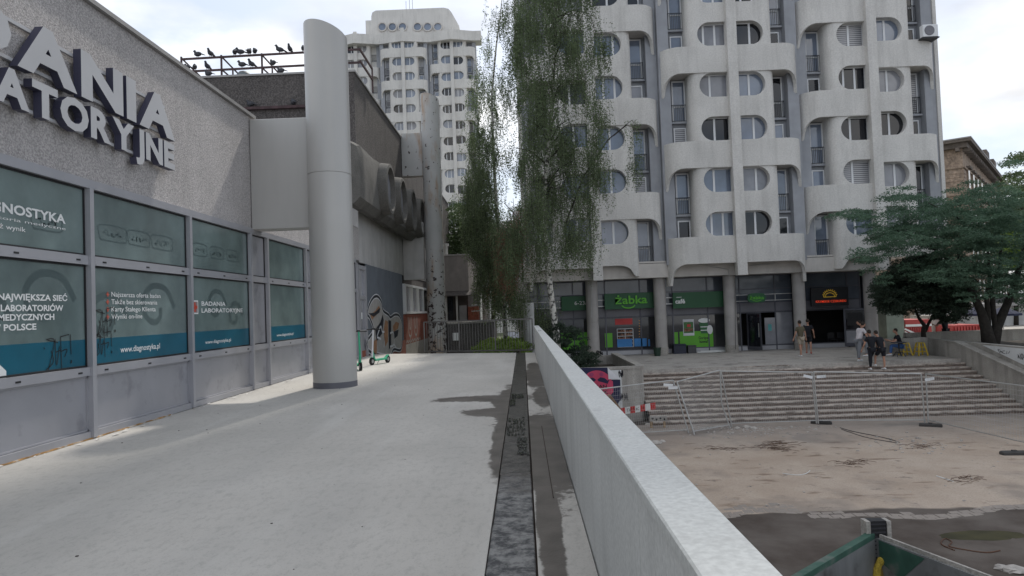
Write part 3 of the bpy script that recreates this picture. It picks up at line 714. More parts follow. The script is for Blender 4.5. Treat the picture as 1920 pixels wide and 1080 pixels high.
# printed cup
c0 = P(1320, 604, YS-.03); cup = MB(); c1 = P(1321, 625, YS-.03)
cup.prism([(c0[0]-.28, c0[2]-.02), (c0[0]+.28, c0[2]-.02), (c0[0]+.2, c1[2]), (c0[0]-.2, c1[2])], lambda p, q, d: (p, YS-.034+d, q), .01); cup.build('cup_print', M('cup_green', (.03, .14, .05), .5), tb)
m = MB(); n = 16; m.add([(c0[0]+.34*math.cos(2*pi*k/n), YS-.038, c0[2]+.1+.14*math.sin(2*pi*k/n)) for k in range(n)], [tuple(range(n))]); cc = P(1331, 618, YS-.04)
m.add([(cc[0]+.17*math.cos(2*pi*k/n), YS-.042, cc[2]+.27*math.sin(2*pi*k/n)) for k in range(n)], [tuple(range(n))])
for k in (0, 1): m.box(c0[0]-.22, YS-.04, c0[2]-.3-.2*k, c0[0]+.2, YS-.036, c0[2]-.25-.2*k)
m.build('cup_print', white_text, tb)
c = P(1310, 636, YS-.03); put_text('window_lettering', 'Gorąca', .17, MW_FRONT(c[0], YS-.024, c[2]), [black_m], tb, bold=.02, width=.58)
c = P(1312, 643, YS-.03); put_text('window_lettering', 'kawa?', .17, MW_FRONT(c[0], YS-.024, c[2]), [black_m], tb, bold=.02, width=.5)
# sign boards
def sign(q0, q1, Y, label, mat=green_sign, d=.12):
    a = P(q0[0], q0[1], Y); b = P(q1[0], q1[1], Y); t_ = thing('shop_sign', label, 'sign', ((a[0]+b[0])/2, Y, b[2]))
    m = MB(); m.bbox(a[0], Y, b[2], b[0], Y+d, a[2], .015); m.build('sign_board', mat, t_); return t_, a, b
t_, a, b = sign((1052, 556), (1110, 581), 40.45, 'green shop sign reading 6-23/7, left of the leftmost clear column')
put_text('lettering', '6-23/7', .22, MW_FRONT(b[0]-1.0, 40.43, (a[2]+b[2])/2-.1), [white_text], t_, bold=.0, width=.88)
t_, a, b = sign((1133, 551), (1232, 577), 40.45, 'dark green shop sign with large light green lettering and a smile')
put_text('lettering', 'żabka', .48, MW_FRONT(a[0]+.62, 40.40, (a[2]+b[2])/2-.16), [green_lit, green_lit], t_, ext=.03, bold=.02, width=1.85)
m = MB(); strokes(m, [[(a[0]+.98, b[2]+.20), (a[0]+1.12, b[2]+.09), (a[0]+1.38, b[2]+.04), (a[0]+1.62, b[2]+.09), (a[0]+1.75, b[2]+.20)]], .07, lambda p, q, o: (p, 40.39, q)); m.build('smile', green_lit, t_)
t_, a, b = sign((1261, 549), (1361, 575), 40.45, 'dark green shop sign with small white café lettering at its left end')
put_text('lettering', 'café', .26, MW_FRONT(a[0]+.13, 40.42, (a[2]+b[2])/2-.17), [white_text, white_text], t_, ext=.02, bold=.03, width=.56)
m = MB(); m.box(a[0]+.2, 40.43, (a[2]+b[2])/2+.17, a[0]+.5, 40.445, (a[2]+b[2])/2+.2); m.build('small_lettering', white_text, t_)
# oval sign on two rails
c = P(1418, 558.5, 39.7); t_ = thing('oval_sign', 'small rounded dark green sign with light green lettering on two horizontal rails', 'sign', (c[0], 39.7, c[2]-.3))
m = MB(); n = 28; pr_ = [(c[0]+.51*np.sign(math.cos(2*pi*k/n))*abs(math.cos(2*pi*k/n))**.55, c[2]+.27*np.sign(math.sin(2*pi*k/n))*abs(math.sin(2*pi*k/n))**.7) for k in range(n)]
m.prism(pr_, lambda p, q, d: (p, 39.62+d, q), .14); m.build('sign_board', green_sign, t_)
put_text('lettering', 'żabka', .2, MW_FRONT(c[0]-.4, 39.605, c[2]-.08), [green_lit], t_, bold=.01, width=.8)
m = MB(); strokes(m, [[(c[0]-.25, c[2]-.13), (c[0], c[2]-.19), (c[0]+.25, c[2]-.13)]], .03, lambda p, q, o: (p, 39.6, q)); m.build('smile', green_lit, t_)
rl = thing('sign_rails', 'pair of thin pale horizontal rails fixed between the shop columns', 'rails', (12, 39.8, 1.9))
for dz in (.2, -.16):
    m = MB(); m.box(-3, 40.62, c[2]+dz-.02, 16.4, 40.66, c[2]+dz+.02); m.build('rail', galv, rl)
m = MB(); cc = P(1463, 555, 39.8); m.box(cc[0]-.02, 40.60, c[2]-.2, cc[0]+.02, 40.615, c[2]+.2); m.build('rail_link', galv, rl)
# fast food sign
def lit(name, col, e):
    m_ = M(name, col, .5, var=.02); b_ = m_.node_tree.nodes['Principled BSDF']; b_.inputs['Emission Color'].default_value = (*col, 1); b_.inputs['Emission Strength'].default_value = e; return m_
lit_y = lit('lit_yellow_sign', (.6, .38, .03), .15); lit_r = lit('lit_red_sign', (.75, .06, .02), .2)
t_, a, b = sign((1520, 540), (1592, 572), 40.45, 'black snack bar sign with yellow half-round outline and red lettering', black_m, .14)
cx, cz = (a[0]+b[0])/2, (a[2]+b[2])/2
m = MB(); arc = lambda r, k: [(cx+r*math.cos(pi*i/12), cz-.0+k*r*math.sin(pi*i/12)) for i in range(13)]
strokes(m, [arc(.36, .95)+[(cx-.36, cz-.03)], arc(.27, .8), [(cx-.36, cz-.02), (cx+.36, cz-.02)]], .025, lambda p, q, o: (p, 40.435, q)); 
for i in range(1, 11): m.tube([(cx+.40*math.cos(pi*i/11), 40.44, cz+.40*math.sin(pi*i/11)), (cx+.43*math.cos(pi*i/11), 40.44, cz+.42*math.sin(pi*i/11))], .025, 4)
m.build('food_outline', lit_y, t_)
put_text('lettering', 'KRYMSKIE CZEBUREKI', .13, MW_FRONT(a[0]+.25, 40.425, b[2]+.2), [lit_r], t_, bold=.02, width=b[0]-a[0]-.42)
dl = MB(); a = P(1585, 587, 40.7); b = P(1630, 656, 39.9)
dd = thing('open_shop_door', 'open glazed door leaf with dark poster beside the snack bar entrance', 'door', (a[0], 40.6, TER))
m = MB(); A0 = Vector((a[0], 40.95, 0)); A1 = Vector((a[0]+1.05, 40.25, 0)); dv = (A1-A0)
def leaf(t0, t1, z0, z1, off, name, mat, par):
    nn = Vector((dv.y, -dv.x, 0)).normalized()*-1; p = A0+dv*t0; q = A0+dv*t1; n2 = Vector((-dv.y, dv.x, 0)).normalized()
    f = -n2 if n2.y > 0 else n2
    p = p+f*off; q = q+f*off; m = MB(); th = f*-.03
    m.loft([[p+Vector((0, 0, z)), q+Vector((0, 0, z)), q+th+Vector((0, 0, z)), p+th+Vector((0, 0, z))] for z in (z0, z1)]); return m.build(name, mat, par)
for t0, t1, z0, z1 in ((0, .08, TER+.05, .95), (.92, 1, TER+.05, .95), (.08, .92, TER+.05, TER+.25), (.08, .92, .85, .95), (.08, .92, -.35, -.28)): leaf(t0, t1, z0, z1, 0, 'door_frame', shop_frame, dd)
leaf(.08, .92, -.28, .85, -.01, 'door_glass', g_dark, dd); leaf(.08, .92, TER+.25, -.35, -.01, 'door_glass', g_cur, dd)
ld = leaf(.15, .8, -.05, .7, .012, 'door_poster', black_m, dd)
d2 = thing('open_shop_door', 'grey glazed door leaf standing open between the green-signed shop columns', 'door', (13.7, 40.5, TER))
A0 = Vector((P(1401, 640, 41)[0], 40.95, 0)); A1 = A0+Vector((.55, -.85, 0)); dv = A1-A0
for t0, t1, z0, z1 in ((0, .1, TER+.05, .9), (.9, 1, TER+.05, .9), (.1, .9, TER+.05, TER+.25), (.1, .9, .82, .9)): leaf(t0, t1, z0, z1, 0, 'door_frame', shop_frame, d2)
leaf(.1, .9, TER+.25, .82, -.01, 'door_glass', g_dark, d2)
hd = leaf(.83, .88, -.5, .3, .05, 'door_handle', galv, d2)
pbox('turquoise_notice', (1440, 608), (1447, 620), YS-.02, .004, M('turquoise_paper', (.10, .38, .38), .6), tb)
pbox('frosted_door_glass', (1433, 596), (1461, 645), YS-.005, .01, g_cur, tb)
# bins, boxes by the column
def simple_box(name, label, cat, q0, q1, Y, dep, mat, lid=None):
    a = P(q0[0], q0[1], Y); b = P(q1[0], q1[1], Y); t_ = thing(name, label, cat, ((a[0]+b[0])/2, Y, TER))
    m = MB(); m.bbox(a[0], Y, TER+.0, b[0], Y+dep, a[2]-.05, .02); m.build('box_body', mat, t_)
    m = MB(); m.bbox(a[0]-.02, Y-.02, a[2]-.05, b[0]+.02, Y+dep+.02, a[2], .015); m.build('box_lid', lid or mat, t_); return t_
a = P(1232, 650, 39.2); t_ = thing('litter_bin', 'dark green tapered litter bin standing left of the second shop column', 'bin', (a[0], 39.2, TER))
m = MB(); m.cyl(a[0], 39.2, TER, TER+.42, .17, .22, 14); m.build('bin_body', bin_green, t_); m = MB(); m.cyl(a[0], 39.2, TER+.42, TER+.47, .235, .235, 14); m.build('bin_rim', bin_green, t_)
simple_box('storage_box', 'dark navy storage box beside the column under the café sign', 'box', (1263, 646), (1287, 660), 40.3, .5, M('navy_box', (.02, .025, .045), .6))
simple_box('grey_crate', 'grey crate right of the dark navy box at the shop window', 'box', (1290, 648), (1306, 660), 40.35, .4, M('dark_grey_box', (.07, .07, .075), .8))
m = MB(); a = P(1307, 657, 40.5); b = P(1363, 655, 40.5); m.box(a[0], 40.4, TER+.01, b[0], 40.55, TER+.07); m.box(a[0]+.2, 40.38, TER+.07, b[0]-.1, 40.5, TER+.12); tag(m.build('white_planks', white_text), 'white planks lying along the foot of the shop window', 'planks')
m = MB(); c = P(1115, 660, 39.6); scribble(m, lambda p, q, o: (p, 39.62, q), c[0]-.0, TER+.02, .5, .35, 4, .07); tag(m.build('graffiti_tag', black_m), 'small black graffiti tag at the foot of the first shop column', 'graffiti')
# pipes below the soffit
pi_ = thing('drain_pipes', 'thin bent pale drain pipes hanging below the tower soffit', 'pipe', (12, 39.3, 3))
for pts in ([(1324, 498), (1365, 505), (1368, 521)], [(1406, 498), (1450, 494), (1453, 489)], [(1100, 505), (1110, 509), (1109, 595)]):
    m = MB(); m.tube([P(x, y, 39.35) for x, y in pts], .025, 6); m.build('pipe', galv, pi_)
m = MB(); m.tube([P(1378, 520, 39.6), P(1379, 655, 39.6)], .015, 5); m.build('pipe', black_metal, pi_)
# air conditioner
a = P(1727, 48, 38.6); ac = thing('air_conditioner', 'white air conditioner unit with round grille in the top right balcony recess', 'air conditioner', (a[0]+.4, 38.6, a[2]-.7))
m = MB(); m.bbox(a[0], 38.45, a[2]-.68, a[0]+.85, 38.8, a[2], .03); m.build('unit_case', white_frame, ac)
m = MB(); n = 20; cx, cz = a[0]+.36, a[2]-.34
m.loft([[(cx+r*math.cos(2*pi*k/n), 38.445-dy, cz+r*math.sin(2*pi*k/n)) for k in range(n)] for r, dy in ((.28, 0), (.27, .02), (.06, .02), (.05, .03))]); m.build('fan_grille', shop_panel, ac)
m = MB(); m.box(a[0]-.05, 38.45, a[2]-.76, a[0]+.9, 39.7, a[2]-.7); m.build('bracket', black_metal, ac)

# ================================================================== LEFT BUILDING (laboratory)
XL = -6.15
lab = thing('laboratory_building', 'low building with rough grey plaster, teal glass front and large raised letters', 'building', (-9, 6, 0))
m = MB(); m.box(-13, -6, 3.68, XL, 16.0, 6.27); m.box(-13, 16.0, 3.68, XL-.0, 26.3, 4.9); m.build('plaster_wall', plaster, lab)
m = MB(); m.box(-13, -6, 0, XL-.35, 26.3, 3.67); m.build('building_core', dark_int, lab)
m = MB(); m.loft([[(XL-.5, y, 6.275), (XL+.07, y, 6.275), (XL+.07, y, 6.345), (XL-.5, y, 6.36)] for y in (-6, 16.02)]); m.build('roof_trim', trim, lab)
m = MB(); m.box(-13, 16.02, 4.9, XL-.05, 26.3, 4.96); m.build('lower_roof', trim, lab)
m = MB(); m.box(XL-.1, -6, 3.55, XL+.045, 25.6, 3.675); m.build('head_flashing', alu, lab)
MY = [-5.2, -2.1, .9, 3.85, 6.8, 9.76, 12.72, 15.6, 16.62, 19.6, 20.6, 23.4, 24.6, 25.7]
cf = MB()
for y in MY:
    m = MB(); m.box(XL-.12, y-.045, .02, XL+.065, y+.045, 3.55); m.box(XL-.12, y+.045, .02, XL+.02, y+.105, 3.55); m.build('mullion', alu, lab)
def rail(z, h, y0, y1, hole=True):
    m = MB(); m.box(XL-.1, y0, z-h/2, XL+.03, y1, z+h/2); r = m.build('glazing_rail', alu, lab)
    if hole and z > .3:
        h_ = MB()
        for t in (.08, .5, .92):
            yc = y0+(y1-y0)*t; h_.box(XL+.028, yc-.045, z-.02, XL+.033, yc+.045, z+.005)
        h_.build('drain_slot', black_m, r)
graf_film = M('faded_grey_film', (.085, .12, .12), .3, var=.1)
for y0, y1 in zip(MY[:-1], MY[1:]):
    a, b = y0+.106, y1-.046; narrow = (b-a) < 1.0 or y0 > 19
    for z, h in ((.06, .10), (.95, .12), (2.52, .13)): rail(z, h, a, b, not narrow)
    for z0, z1, ty in ((.115, .885, 's'), (1.015, 2.45, 'g'), (2.59, 3.545, 'g')):
        mat = spandrel if (ty == 's' or narrow) else g_teal
        m = MB(); m.box(XL-.06, a+.004, z0+.004, XL-.03, b-.004, z1-.004); pane = m.build('grey_panel' if mat is spandrel else 'glass_pane', mat, lab)
        m = MB(); k = .022
        for q in ((a, z0, b, z0+k), (a, z1-k, b, z1), (a, z0, a+k, z1), (b-k, z0, b, z1)): m.box(XL-.03, q[0], q[1], XL-.012, q[2], q[3])
        m.build('glazing_bead', black_m if ty == 'g' else alu, pane)
        if ty == 'g' and z0 < 2 and not narrow:
            m = MB(); m.box(XL-.03, a+.025, 1.04, XL-.026, b-.025, 1.40); m.build('blue_film_band', teal_band, pane)
lg = thing('window_lettering', 'white advertising lettering and web addresses stuck on the teal windows', 'lettering', (XL, 10, 1))
def wt(txt, y, z, h, w=None, mat=white_text, bold=.015, nm='lettering', **k): put_text(nm, txt, h, MW_LEFT(XL-.024, y, z), [mat], lg, bold=bold, width=w, **k)
def yz_at(px, py): q = WX(px, py, XL-.024); return q[1], q[2]
def line(txt, p0, p1, h, **k):
    y0, z0 = yz_at(*p0); y1, z1 = yz_at(*p1); wt(txt, y0, z0, h, w=y1-y0, **k)
for t, p0, p1, h in (('Najszersza oferta badan', (209, 556), (301, 560), .075), ('Także bez skierowania', (209, 570), (295, 573), .075), ('Karty Stałego Klienta', (209, 584), (292, 585), .075), ('Wyniki on-line', (209, 598), (267, 599), .075)): line(t, p0, p1, h, bold=.008)
line('BADANIA', (378, 573), (423, 575), .085, bold=.02); line('LABORATORYJNE', (378, 586), (455, 588), .085, bold=.02)
line('www.diagnostyka.pl', (226, 661), (300, 655), .095, bold=.01); line('www.diagnostyka.pl', (385, 645), (433, 640), .07, bold=.01); line('www.diagnostyka.pl', (519, 631), (550, 627), .07, bold=.01)
y1, _ = yz_at(123, 420)
zrow = [yz_at(123, 418)[1], yz_at(60, 560)[1], yz_at(60, 580)[1], yz_at(60, 597)[1], yz_at(60, 615)[1]]
put_text('lettering', 'DIAGNOSTYKA', .12, MW_LEFT(XL-.024, y1-1.75, zrow[0]-.01), [white_text], lg, bold=.03, width=1.75)
put_text('lettering', 'laboratoria medyczne', .04, MW_LEFT(XL-.024, y1-1.7, zrow[0]-.10), [white_text], lg, width=1.7)
ym = yz_at(48, 415)[0]; put_text('lettering', 'więcej niż wynik', .06, MW_LEFT(XL-.024, ym-.95, zrow[0]-.21), [white_text], lg, bold=.008, width=.95)
for t, px, k, w in (('NAJWIĘKSZA SIEĆ', 127, 1, 1.25), ('LABORATORIÓW', 119, 2, 1.12), ('MEDYCZNYCH', 102, 3, .98), ('W POLSCE', 68, 4, .78)):
    ye = yz_at(px, 600)[0]; put_text('lettering', t, .078, MW_LEFT(XL-.024, ye-w, zrow[k]-.02), [white_text], lg, bold=.03, width=w)
m = MB(); fl = lambda a, b, o: (XL-.022, a, b)
for py in (552, 566, 580, 594):
    y, z = yz_at(202, py); m.box(XL-.026, y-.035, z-.012, XL-.022, y+.035, z+.012); m.box(XL-.026, y-.012, z-.035, XL-.0221, y+.012, z+.035)
m.build('red_cross', M('faded_red_film', (.42, .09, .06), .6), lg)
y, z = yz_at(365, 576); m = MB(); m.box(XL-.026, y-.14, z-.13, XL-.023, y+.14, z+.13); m.build('logo_box', white_text, lg)
m = MB(); m.box(XL-.0225, y-.115, z-.105, XL-.0215, y+.115, z+.105); m.build('logo_box', M('logo_grey', (.28, .2, .2), .5), lg)
m = MB(); m.box(XL-.021, y-.1, z-.03, XL-.02, y+.1, z+.03); m.box(XL-.021, y-.035, z-.09, XL-.0199, y+.035, z+.09); m.build('red_cross', menu_red, lg)
m = MB(); y, z = yz_at(0, 700); m.loft([[(XL-.025, y-.6+.0, z-.14), (XL-.025, y+.1, z-.14), (XL-.025, y+.1, z+.02), (XL-.025, y-.0, z+.1), (XL-.025, y-.6, z+.16)], [(XL-.0245, y-.6, z-.14), (XL-.0245, y+.1, z-.14), (XL-.0245, y+.1, z+.02), (XL-.0245, y, z+.1), (XL-.0245, y-.6, z+.16)]]); m.build('white_print', white_text, lg)
# faded swirls from old graffiti under the film, ghost labels above
gh = thing('ghost_graffiti', 'large faded swirling grey graffiti showing on the teal windows', 'graffiti', (XL, 10, 1.6))
for (yc, zc), r in (((8.9, 1.95), .42), ((7.6, 1.7), .5), ((11.6, 1.85), .45), ((10.2, 1.7), .4), ((13.9, 1.9), .35), ((14.8, 1.7), .3)):
    m = MB(); sp = [(yc+r*(1-.11*i)*math.cos(.9*i)*1.4, min(2.40, max(1.46, zc+r*(1-.09*i)*math.sin(.9*i)))) for i in range(8)]
    strokes(m, [sp], .10, lambda a, b, o: (XL-.0285, a, b)); m.build('swirl', graf_film, gh)
for i, (y0, w) in enumerate(((10.1, .62), (10.85, .55), (11.55, .6), (13.0, .5), (13.75, .5), (14.5, .5), (8.7, .5))):
    m = MB(); z0 = 2.86
    strokes(m, [[(y0, z0), (y0+w, z0), (y0+w+.04, z0+.1), (y0+w, z0+.22), (y0, z0+.22), (y0-.04, z0+.1), (y0, z0)]], .022, lambda a, b, o: (XL-.0285, a, b)); scribble(m, lambda a, b, o: (XL-.0287, a, b), y0+.05, z0+.05, w-.1, .1, 4, .02)
    m.build('ghost_label', graf_film, gh)
tg = thing('marker_tag', 'thin black marker tags scrawled across the blue film band', 'graffiti', (XL, 9.5, 1.2))
def glyphs(px, py, s, t_):
    y, z = yz_at(px, py); m = MB(); f = lambda a, b, o: (XL-.019, y+a*s, z+b*s)
    L_ = [[(0, 0), (.12, .05), (.35, .75), (.05, .8)], [(.1, .78), (.5, .7)], [(.02, .02), (.3, .2), (.22, .5)], [(.38, .8), (.42, .1), (.55, .6)], [(.4, .45), (.6, .5)], [(.6, .85), (.62, .0)], [(.6, .85), (.95, .9)], [(.58, .45), (.85, .5), (.75, .3)], [(1.0, .9), (1.02, .35)], [(1.02, .2), (1.04, .15), (1.0, .12), (1.02, .2)], [(-.05, .6), (-.02, .55)]]
    for q in L_: strokes(m, [q], .013/s, f, n=5)
    m.build('marker_stroke', black_m, t_)
glyphs(178, 632, .48, tg); glyphs(176, 672, .42, tg); glyphs(85, 695, .5, tg)
# raised letters on rails
def raised(txt, h, ystart, yend, z0, label):
    t_ = thing('sign_lettering', label, 'sign', (XL, ystart, z0)); ws = []; tot = 0
    gl = [textmesh(c, h, .11, .045) for c in txt]; gap = .045*h/.5
    tot = sum(w for _, w in gl)+gap*(len(txt)-1); k = (yend-ystart)/tot; y = ystart
    for (mb, w), c in zip(gl, txt):
        mb.V = [(v[0]*k, v[1], v[2]) for v in mb.V]
        me = mb.mesh('letter', [letter_face, letter_side]); me.transform(MW_LEFT(XL+.06, y, z0)); link('letter', me, t_); y += (w+gap)*k
    for z in (z0+.1*h, z0+.86*h):
        m = MB(); m.box(XL+.015, ystart, z-.022, XL+.055, yend-.1, z+.022); m.build('mounting_rail', letter_face, t_)
raised('BADANIA', .63, 5.0, 11.98, 4.80, 'large raised grey capital letters BADANIA on the plaster wall')
raised('LABORATORYJNE', .42, 5.15, 11.95, 4.27, 'smaller raised grey capital letters LABORATORYJNE below the large ones')
# ochre sealant line and scraps at the foot of the wall
m = MB(); fr = np.arange(-2, 12, .1)
rg = [[(XL-.0, y, .004), (XL+.05+.03*mn.noise(Vector((y*3, 0, 0))), y, .004), (XL+.04, y, .02+.008*mn.noise(Vector((y*5, 3, 0)))), (XL, y, .022)] for y in fr]
m.loft(rg); tag(m.build('sealant_line', deck_edge), 'peeling ochre sealant line along the foot of the glass front', 'sealant')
m = MB()
for i in range(70):
    y = random.uniform(7.5, 22); x = XL+random.uniform(.06, .22); s_ = random.uniform(.01, .045); k = 5
    m.add([(x+s_*math.cos(2*pi*j/k)*random.uniform(.4, 1), y+s_*2.4*math.sin(2*pi*j/k)*random.uniform(.4, 1), .005+random.uniform(0, .02)) for j in range(k)], [tuple(range(k))])
stuff(tag(m.build('peeled_scraps', scraps), 'small white peeled paint scraps along the foot of the wall', 'scraps'))
m = MB()
for i in range(70):
    y = random.uniform(2, 24)**1.0; x = random.uniform(-5.6, -.5); s_ = random.uniform(.003, .009); m.box(x-s_, y-s_*.8, 0, x+s_, y+s_*.8, s_*.7)
stuff(tag(m.build('grit', M('dark_grit', (.10, .09, .08), .9)), 'scattered dark grit and crumbs on the pale deck', 'grit'))

# ---- steel columns
def steelcol(x, y, r, z0, zlow, zhigh, zbr0, zbr1, mat, label, rusty=False):
    t_ = thing('steel_column', label, 'column', (x, y, z0)); n = 40
    rings = []
    for z in (z0+.13, 4.82, 4.825, 4.84, 4.845): rings.append([(x+(r-(.012 if 4.823 < z < 4.842 else 0))*math.cos(2*pi*k/n), y+(r-(.012 if 4.823 < z < 4.842 else 0))*math.sin(2*pi*k/n), z) for k in range(n)])
    top = []
    for k in range(n):
        a = 2*pi*k/n; top.append((x+r*math.cos(a), y+r*math.sin(a), zhigh-.16-.14*math.cos(a)-.12*math.sin(a)))
    rings.append(top); m = MB(); m.loft(rings); o = m.build('shaft', mat, t_); smooth_by_angle(o, 40)
    m = MB(); m.cyl(x, y, z0, z0+.13, r+.004, n=n); o = m.build('base_band', col_base if not rusty else mat, t_); smooth_by_angle(o, 40)
    m = MB(); m.bbox(XL+.012, y-.02+.0, zbr0, x-.1, y+.5, zbr1, .012); m.build('bracket_box', mat, t_)
    return t_
steelcol(-4.32, 15.78, .49, 0, 7.75, 8.30, 3.66, 6.2, col_paint, 'smooth pale grey steel column with slanted top nearest on the left', False)
def rustpaint():
    n = N('speckled_rusty_paint'); x, y, z = n.sep()
    c = n.mix(n.ramp(n.noise(.8, 5), .3, .7), (.40, .40, .39), (.48, .475, .465))
    c = n.mix(n.ramp(n.noise(2.2, 6, (1, 1, .3)), .52, .66, 0, .85), c, (.36, .25, .17))
    low = n.ramp(z, 1.0, 5.0, .115, .0)
    c = n.mix(n.ramp(n.math('ADD', n.noise(4.5, 6), low), .64, .66), c, (.045, .03, .028))
    return n.fin(c, .6)
rustp = rustpaint()
steelcol(-4.55, 36.6, .49, -1.3, 12.5, 13.2, 8.9, 11.2, rustp, 'second steel column with peeling rust-speckled paint, farther back', True)

# ---- tall sooty block behind, with railing, porthole band and graffiti wall
BY = 26.3
hb = thing('sooty_block', 'taller soot-stained plaster block behind the laboratory with porthole band and graffiti', 'building', (-9, 31, 0))
m = MB(); m.box(-13.2, BY, 5.9, XL, 60, 10.95); m.build('sooty_wall', dark_plaster, hb)
m = MB(); m.box(-13.3, BY-.05, 10.955, XL+.05, 60, 11.03); m.build('roof_edge', trim, hb)
m = MB(); m.box(-13.3, BY-.16, 9.62, XL-1.6, BY-.001, 9.72); m.build('ledge', rust, hb)
m = MB(); m.box(-12.5, BY, 3.62, XL-.001, 60, 5.89); m.build('pale_wall', light_render, hb)
m = MB(); m.box(-12.5, BY+.3, -3, XL-.3, 36.0, 3.6); m.build('building_core', dark_int, hb)
m = MB(); m.box(XL+.02, 36.0, 3.35, -5.05, 36.5, 6.35); m.build('pale_box', light_render, hb)
# porthole band: shells of moulded concrete
XV = -5.35
pcs = [(27.3, 0), (30.2, 0), (33.1, 0), (36.0, 0), (38.9, 0)]
m = MB(); sec = [(XL, 5.75), (XL+.25, 5.42), (XV-.28, 5.38), (XV-.02, 5.62), (XV, 6.1), (XV-.03, 7.2), (XV-.12, 7.52), (XV-.35, 7.66), (XL, 7.75)]
ysec = np.linspace(23.7, 40.6, 70); rings = []
for y in ysec:
    b = max([math.exp(-((y-c)/.75)**2) for c, _ in pcs]); e = min(1, (y-23.7)/.25)**.5
    rings.append([(XL+(x-XL)*(.90+.1*e), y, 6.55+(z-6.55)*(.93+.07*e)+(.10*b if z > 7.4 and x > XL+.1 else 0)) for x, z in sec])
m.loft([r[::-1] for r in rings]); o = m.build('moulded_concrete_band', vent_conc, hb); smooth_by_angle(o, 24)
for c, _ in pcs:
    n = 28; m = MB()
    m.loft([[(XV+dx, c+r*math.cos(2*pi*k/n), 6.55+r*1.02*math.sin(2*pi*k/n)) for k in range(n)] for r, dx in ((1.02, -.02), (.97, .32), (.84, .34), (.78, .10), (.76, -.10))], cap=False)
    o = m.build('porthole_ring', vent_conc, hb); smooth_by_angle(o, 40)
    m = MB(); m.add([(XV+.14, c+.80*math.cos(2*pi*k/n), 6.55+.81*math.sin(2*pi*k/n)) for k in range(n)], [tuple(range(n))]); m.build('porthole_infill', M('porthole_infill', (.24, .24, .26), .5, streak=.5) if 'porthole_infill' not in MAT else MAT['porthole_infill'], o)
# corrugated sheet wall, door, window and brick
def sheet(y0, y1, z0, z1, parent):
    m = MB(); pts = []; y = y0
    while y < y1:
        for dy, dx in ((0, 0), (.05, 0), (.07, .035), (.12, .035), (.14, 0)): pts.append((min(y+dy, y1), XL+.02+dx))
        y += .16
    m.loft([[(x, yy_, z0) for yy_, x in pts], [(x, yy_, z1) for yy_, x in pts]], closed=False, cap=False); return m.build('corrugated_sheet', corr, parent)
for a, b in ((27.1, 29.1), (29.1, 31.1), (31.1, 33.1), (33.1, 35.3)): sheet(a, b, .1 if a < 29 else .25, 3.6, hb)
m = MB(); m.box(XL-.3, 26.3, -3, XL+.0, 36.0, .24); m.build('wall_plinth', brick_m, hb)
m = MB(); m.box(XL-.05, 25.8, .02, XL+.08, 25.95, 3.5); m.box(XL-.05, 26.9, .02, XL+.08, 27.06, 3.5); m.box(XL-.05, 25.95, 2.2, XL+.06, 26.9, 2.35); m.box(XL-.05, 25.95, .95, XL+.06, 26.9, 1.05); m.box(XL-.05, 25.95, 3.35, XL+.06, 26.9, 3.5); f = m.build('door_frame', alu, hb)
m = MB(); m.box(XL-.04, 25.95, .02, XL-.01, 26.9, .95); m.build('grey_panel', spandrel, f)
m = MB(); m.box(XL-.04, 25.95, 1.05, XL-.01, 26.9, 2.2); m.build('glass_pane', g_cur, f); m = MB(); m.box(XL-.04, 25.95, 2.35, XL-.01, 26.9, 3.35); m.build('glass_pane', g_cur, f)
m = MB(); m.box(XL-.005, 26.35, 1.45, XL+.0, 26.5, 1.7); m.build('sticker', white_text, f)
m = MB(); m.box(XL-.3, 36.0, -3, XL, 46, 1.55); m.build('brick_wall', brick_m, hb)
m = MB()
for r in range(22):
    for c in range(40):
        y = 36.1+c*.25+(r % 2)*.125; z = .02+r*.07
        if z < 1.5: m.box(XL, y+.006, z+.005, XL+.008, y+.244, z+.065)
stuff(m.build('bricks', brick_m, hb))
m = MB(); m.box(XL-.1, 36.1, 1.58, XL+.05, 45, 1.7); m.box(XL-.1, 36.1, 3.05, XL+.05, 45, 3.17)
for y in (36.1, 36.4, 38.1, 38.6, 40.4, 40.9, 42.9): m.box(XL-.1, y, 1.7, XL+.045, y+.12, 3.05)
f = m.build('window_frame', white_frame, hb)
for a, b in ((36.5, 38.1), (38.7, 40.4), (41, 42.9)): m = MB(); m.box(XL-.08, a, 1.7, XL-.05, b, 3.05); m.build('glass_pane', g_cur, f)
m = MB(); m.box(XL-.4, 36.1, 3.18, XL-.02, 46, 3.6); m.box(XL-.4, 45.0, 1.5, XL-.02, 46, 3.2); m.build('wall_infill', dark_plaster, hb)
# graffiti piece on the corrugated wall
gr = thing('graffiti_piece', 'large silver and rust graffiti with black and white outline on the corrugated wall', 'graffiti', (XL, 30, 1.3))
XG = XL+.062; fg = lambda a, b, o: (XG+o, a, b)
def gp(px, py): q = WX(px, py, XG); return (q[1], q[2])
outline = [gp(*p) for p in ((688, 590), (692, 572), (700, 558), (708, 556), (715, 566), (718, 582), (728, 590), (732, 595), (740, 590), (748, 592), (753, 605), (754, 625), (752, 655), (738, 655), (730, 668), (700, 662), (690, 655), (688, 640), (700, 620), (694, 598))]
def fillpoly(poly, off, name, mat, par):
    m = MB(); n = len(poly); cx = sum(p[0] for p in poly)/n; m.add([fg(a, b, off) for a, b in poly], [tuple(range(n))]); return m.build(name, mat, par)
fillpoly(outline, .0, 'silver_fill', graf_grey, gr)
m = MB(); strokes(m, [outline+[outline[0]]], .20, lambda a, b, o: (XG+.004, a, b)); m.build('white_outline', graf_white, gr)
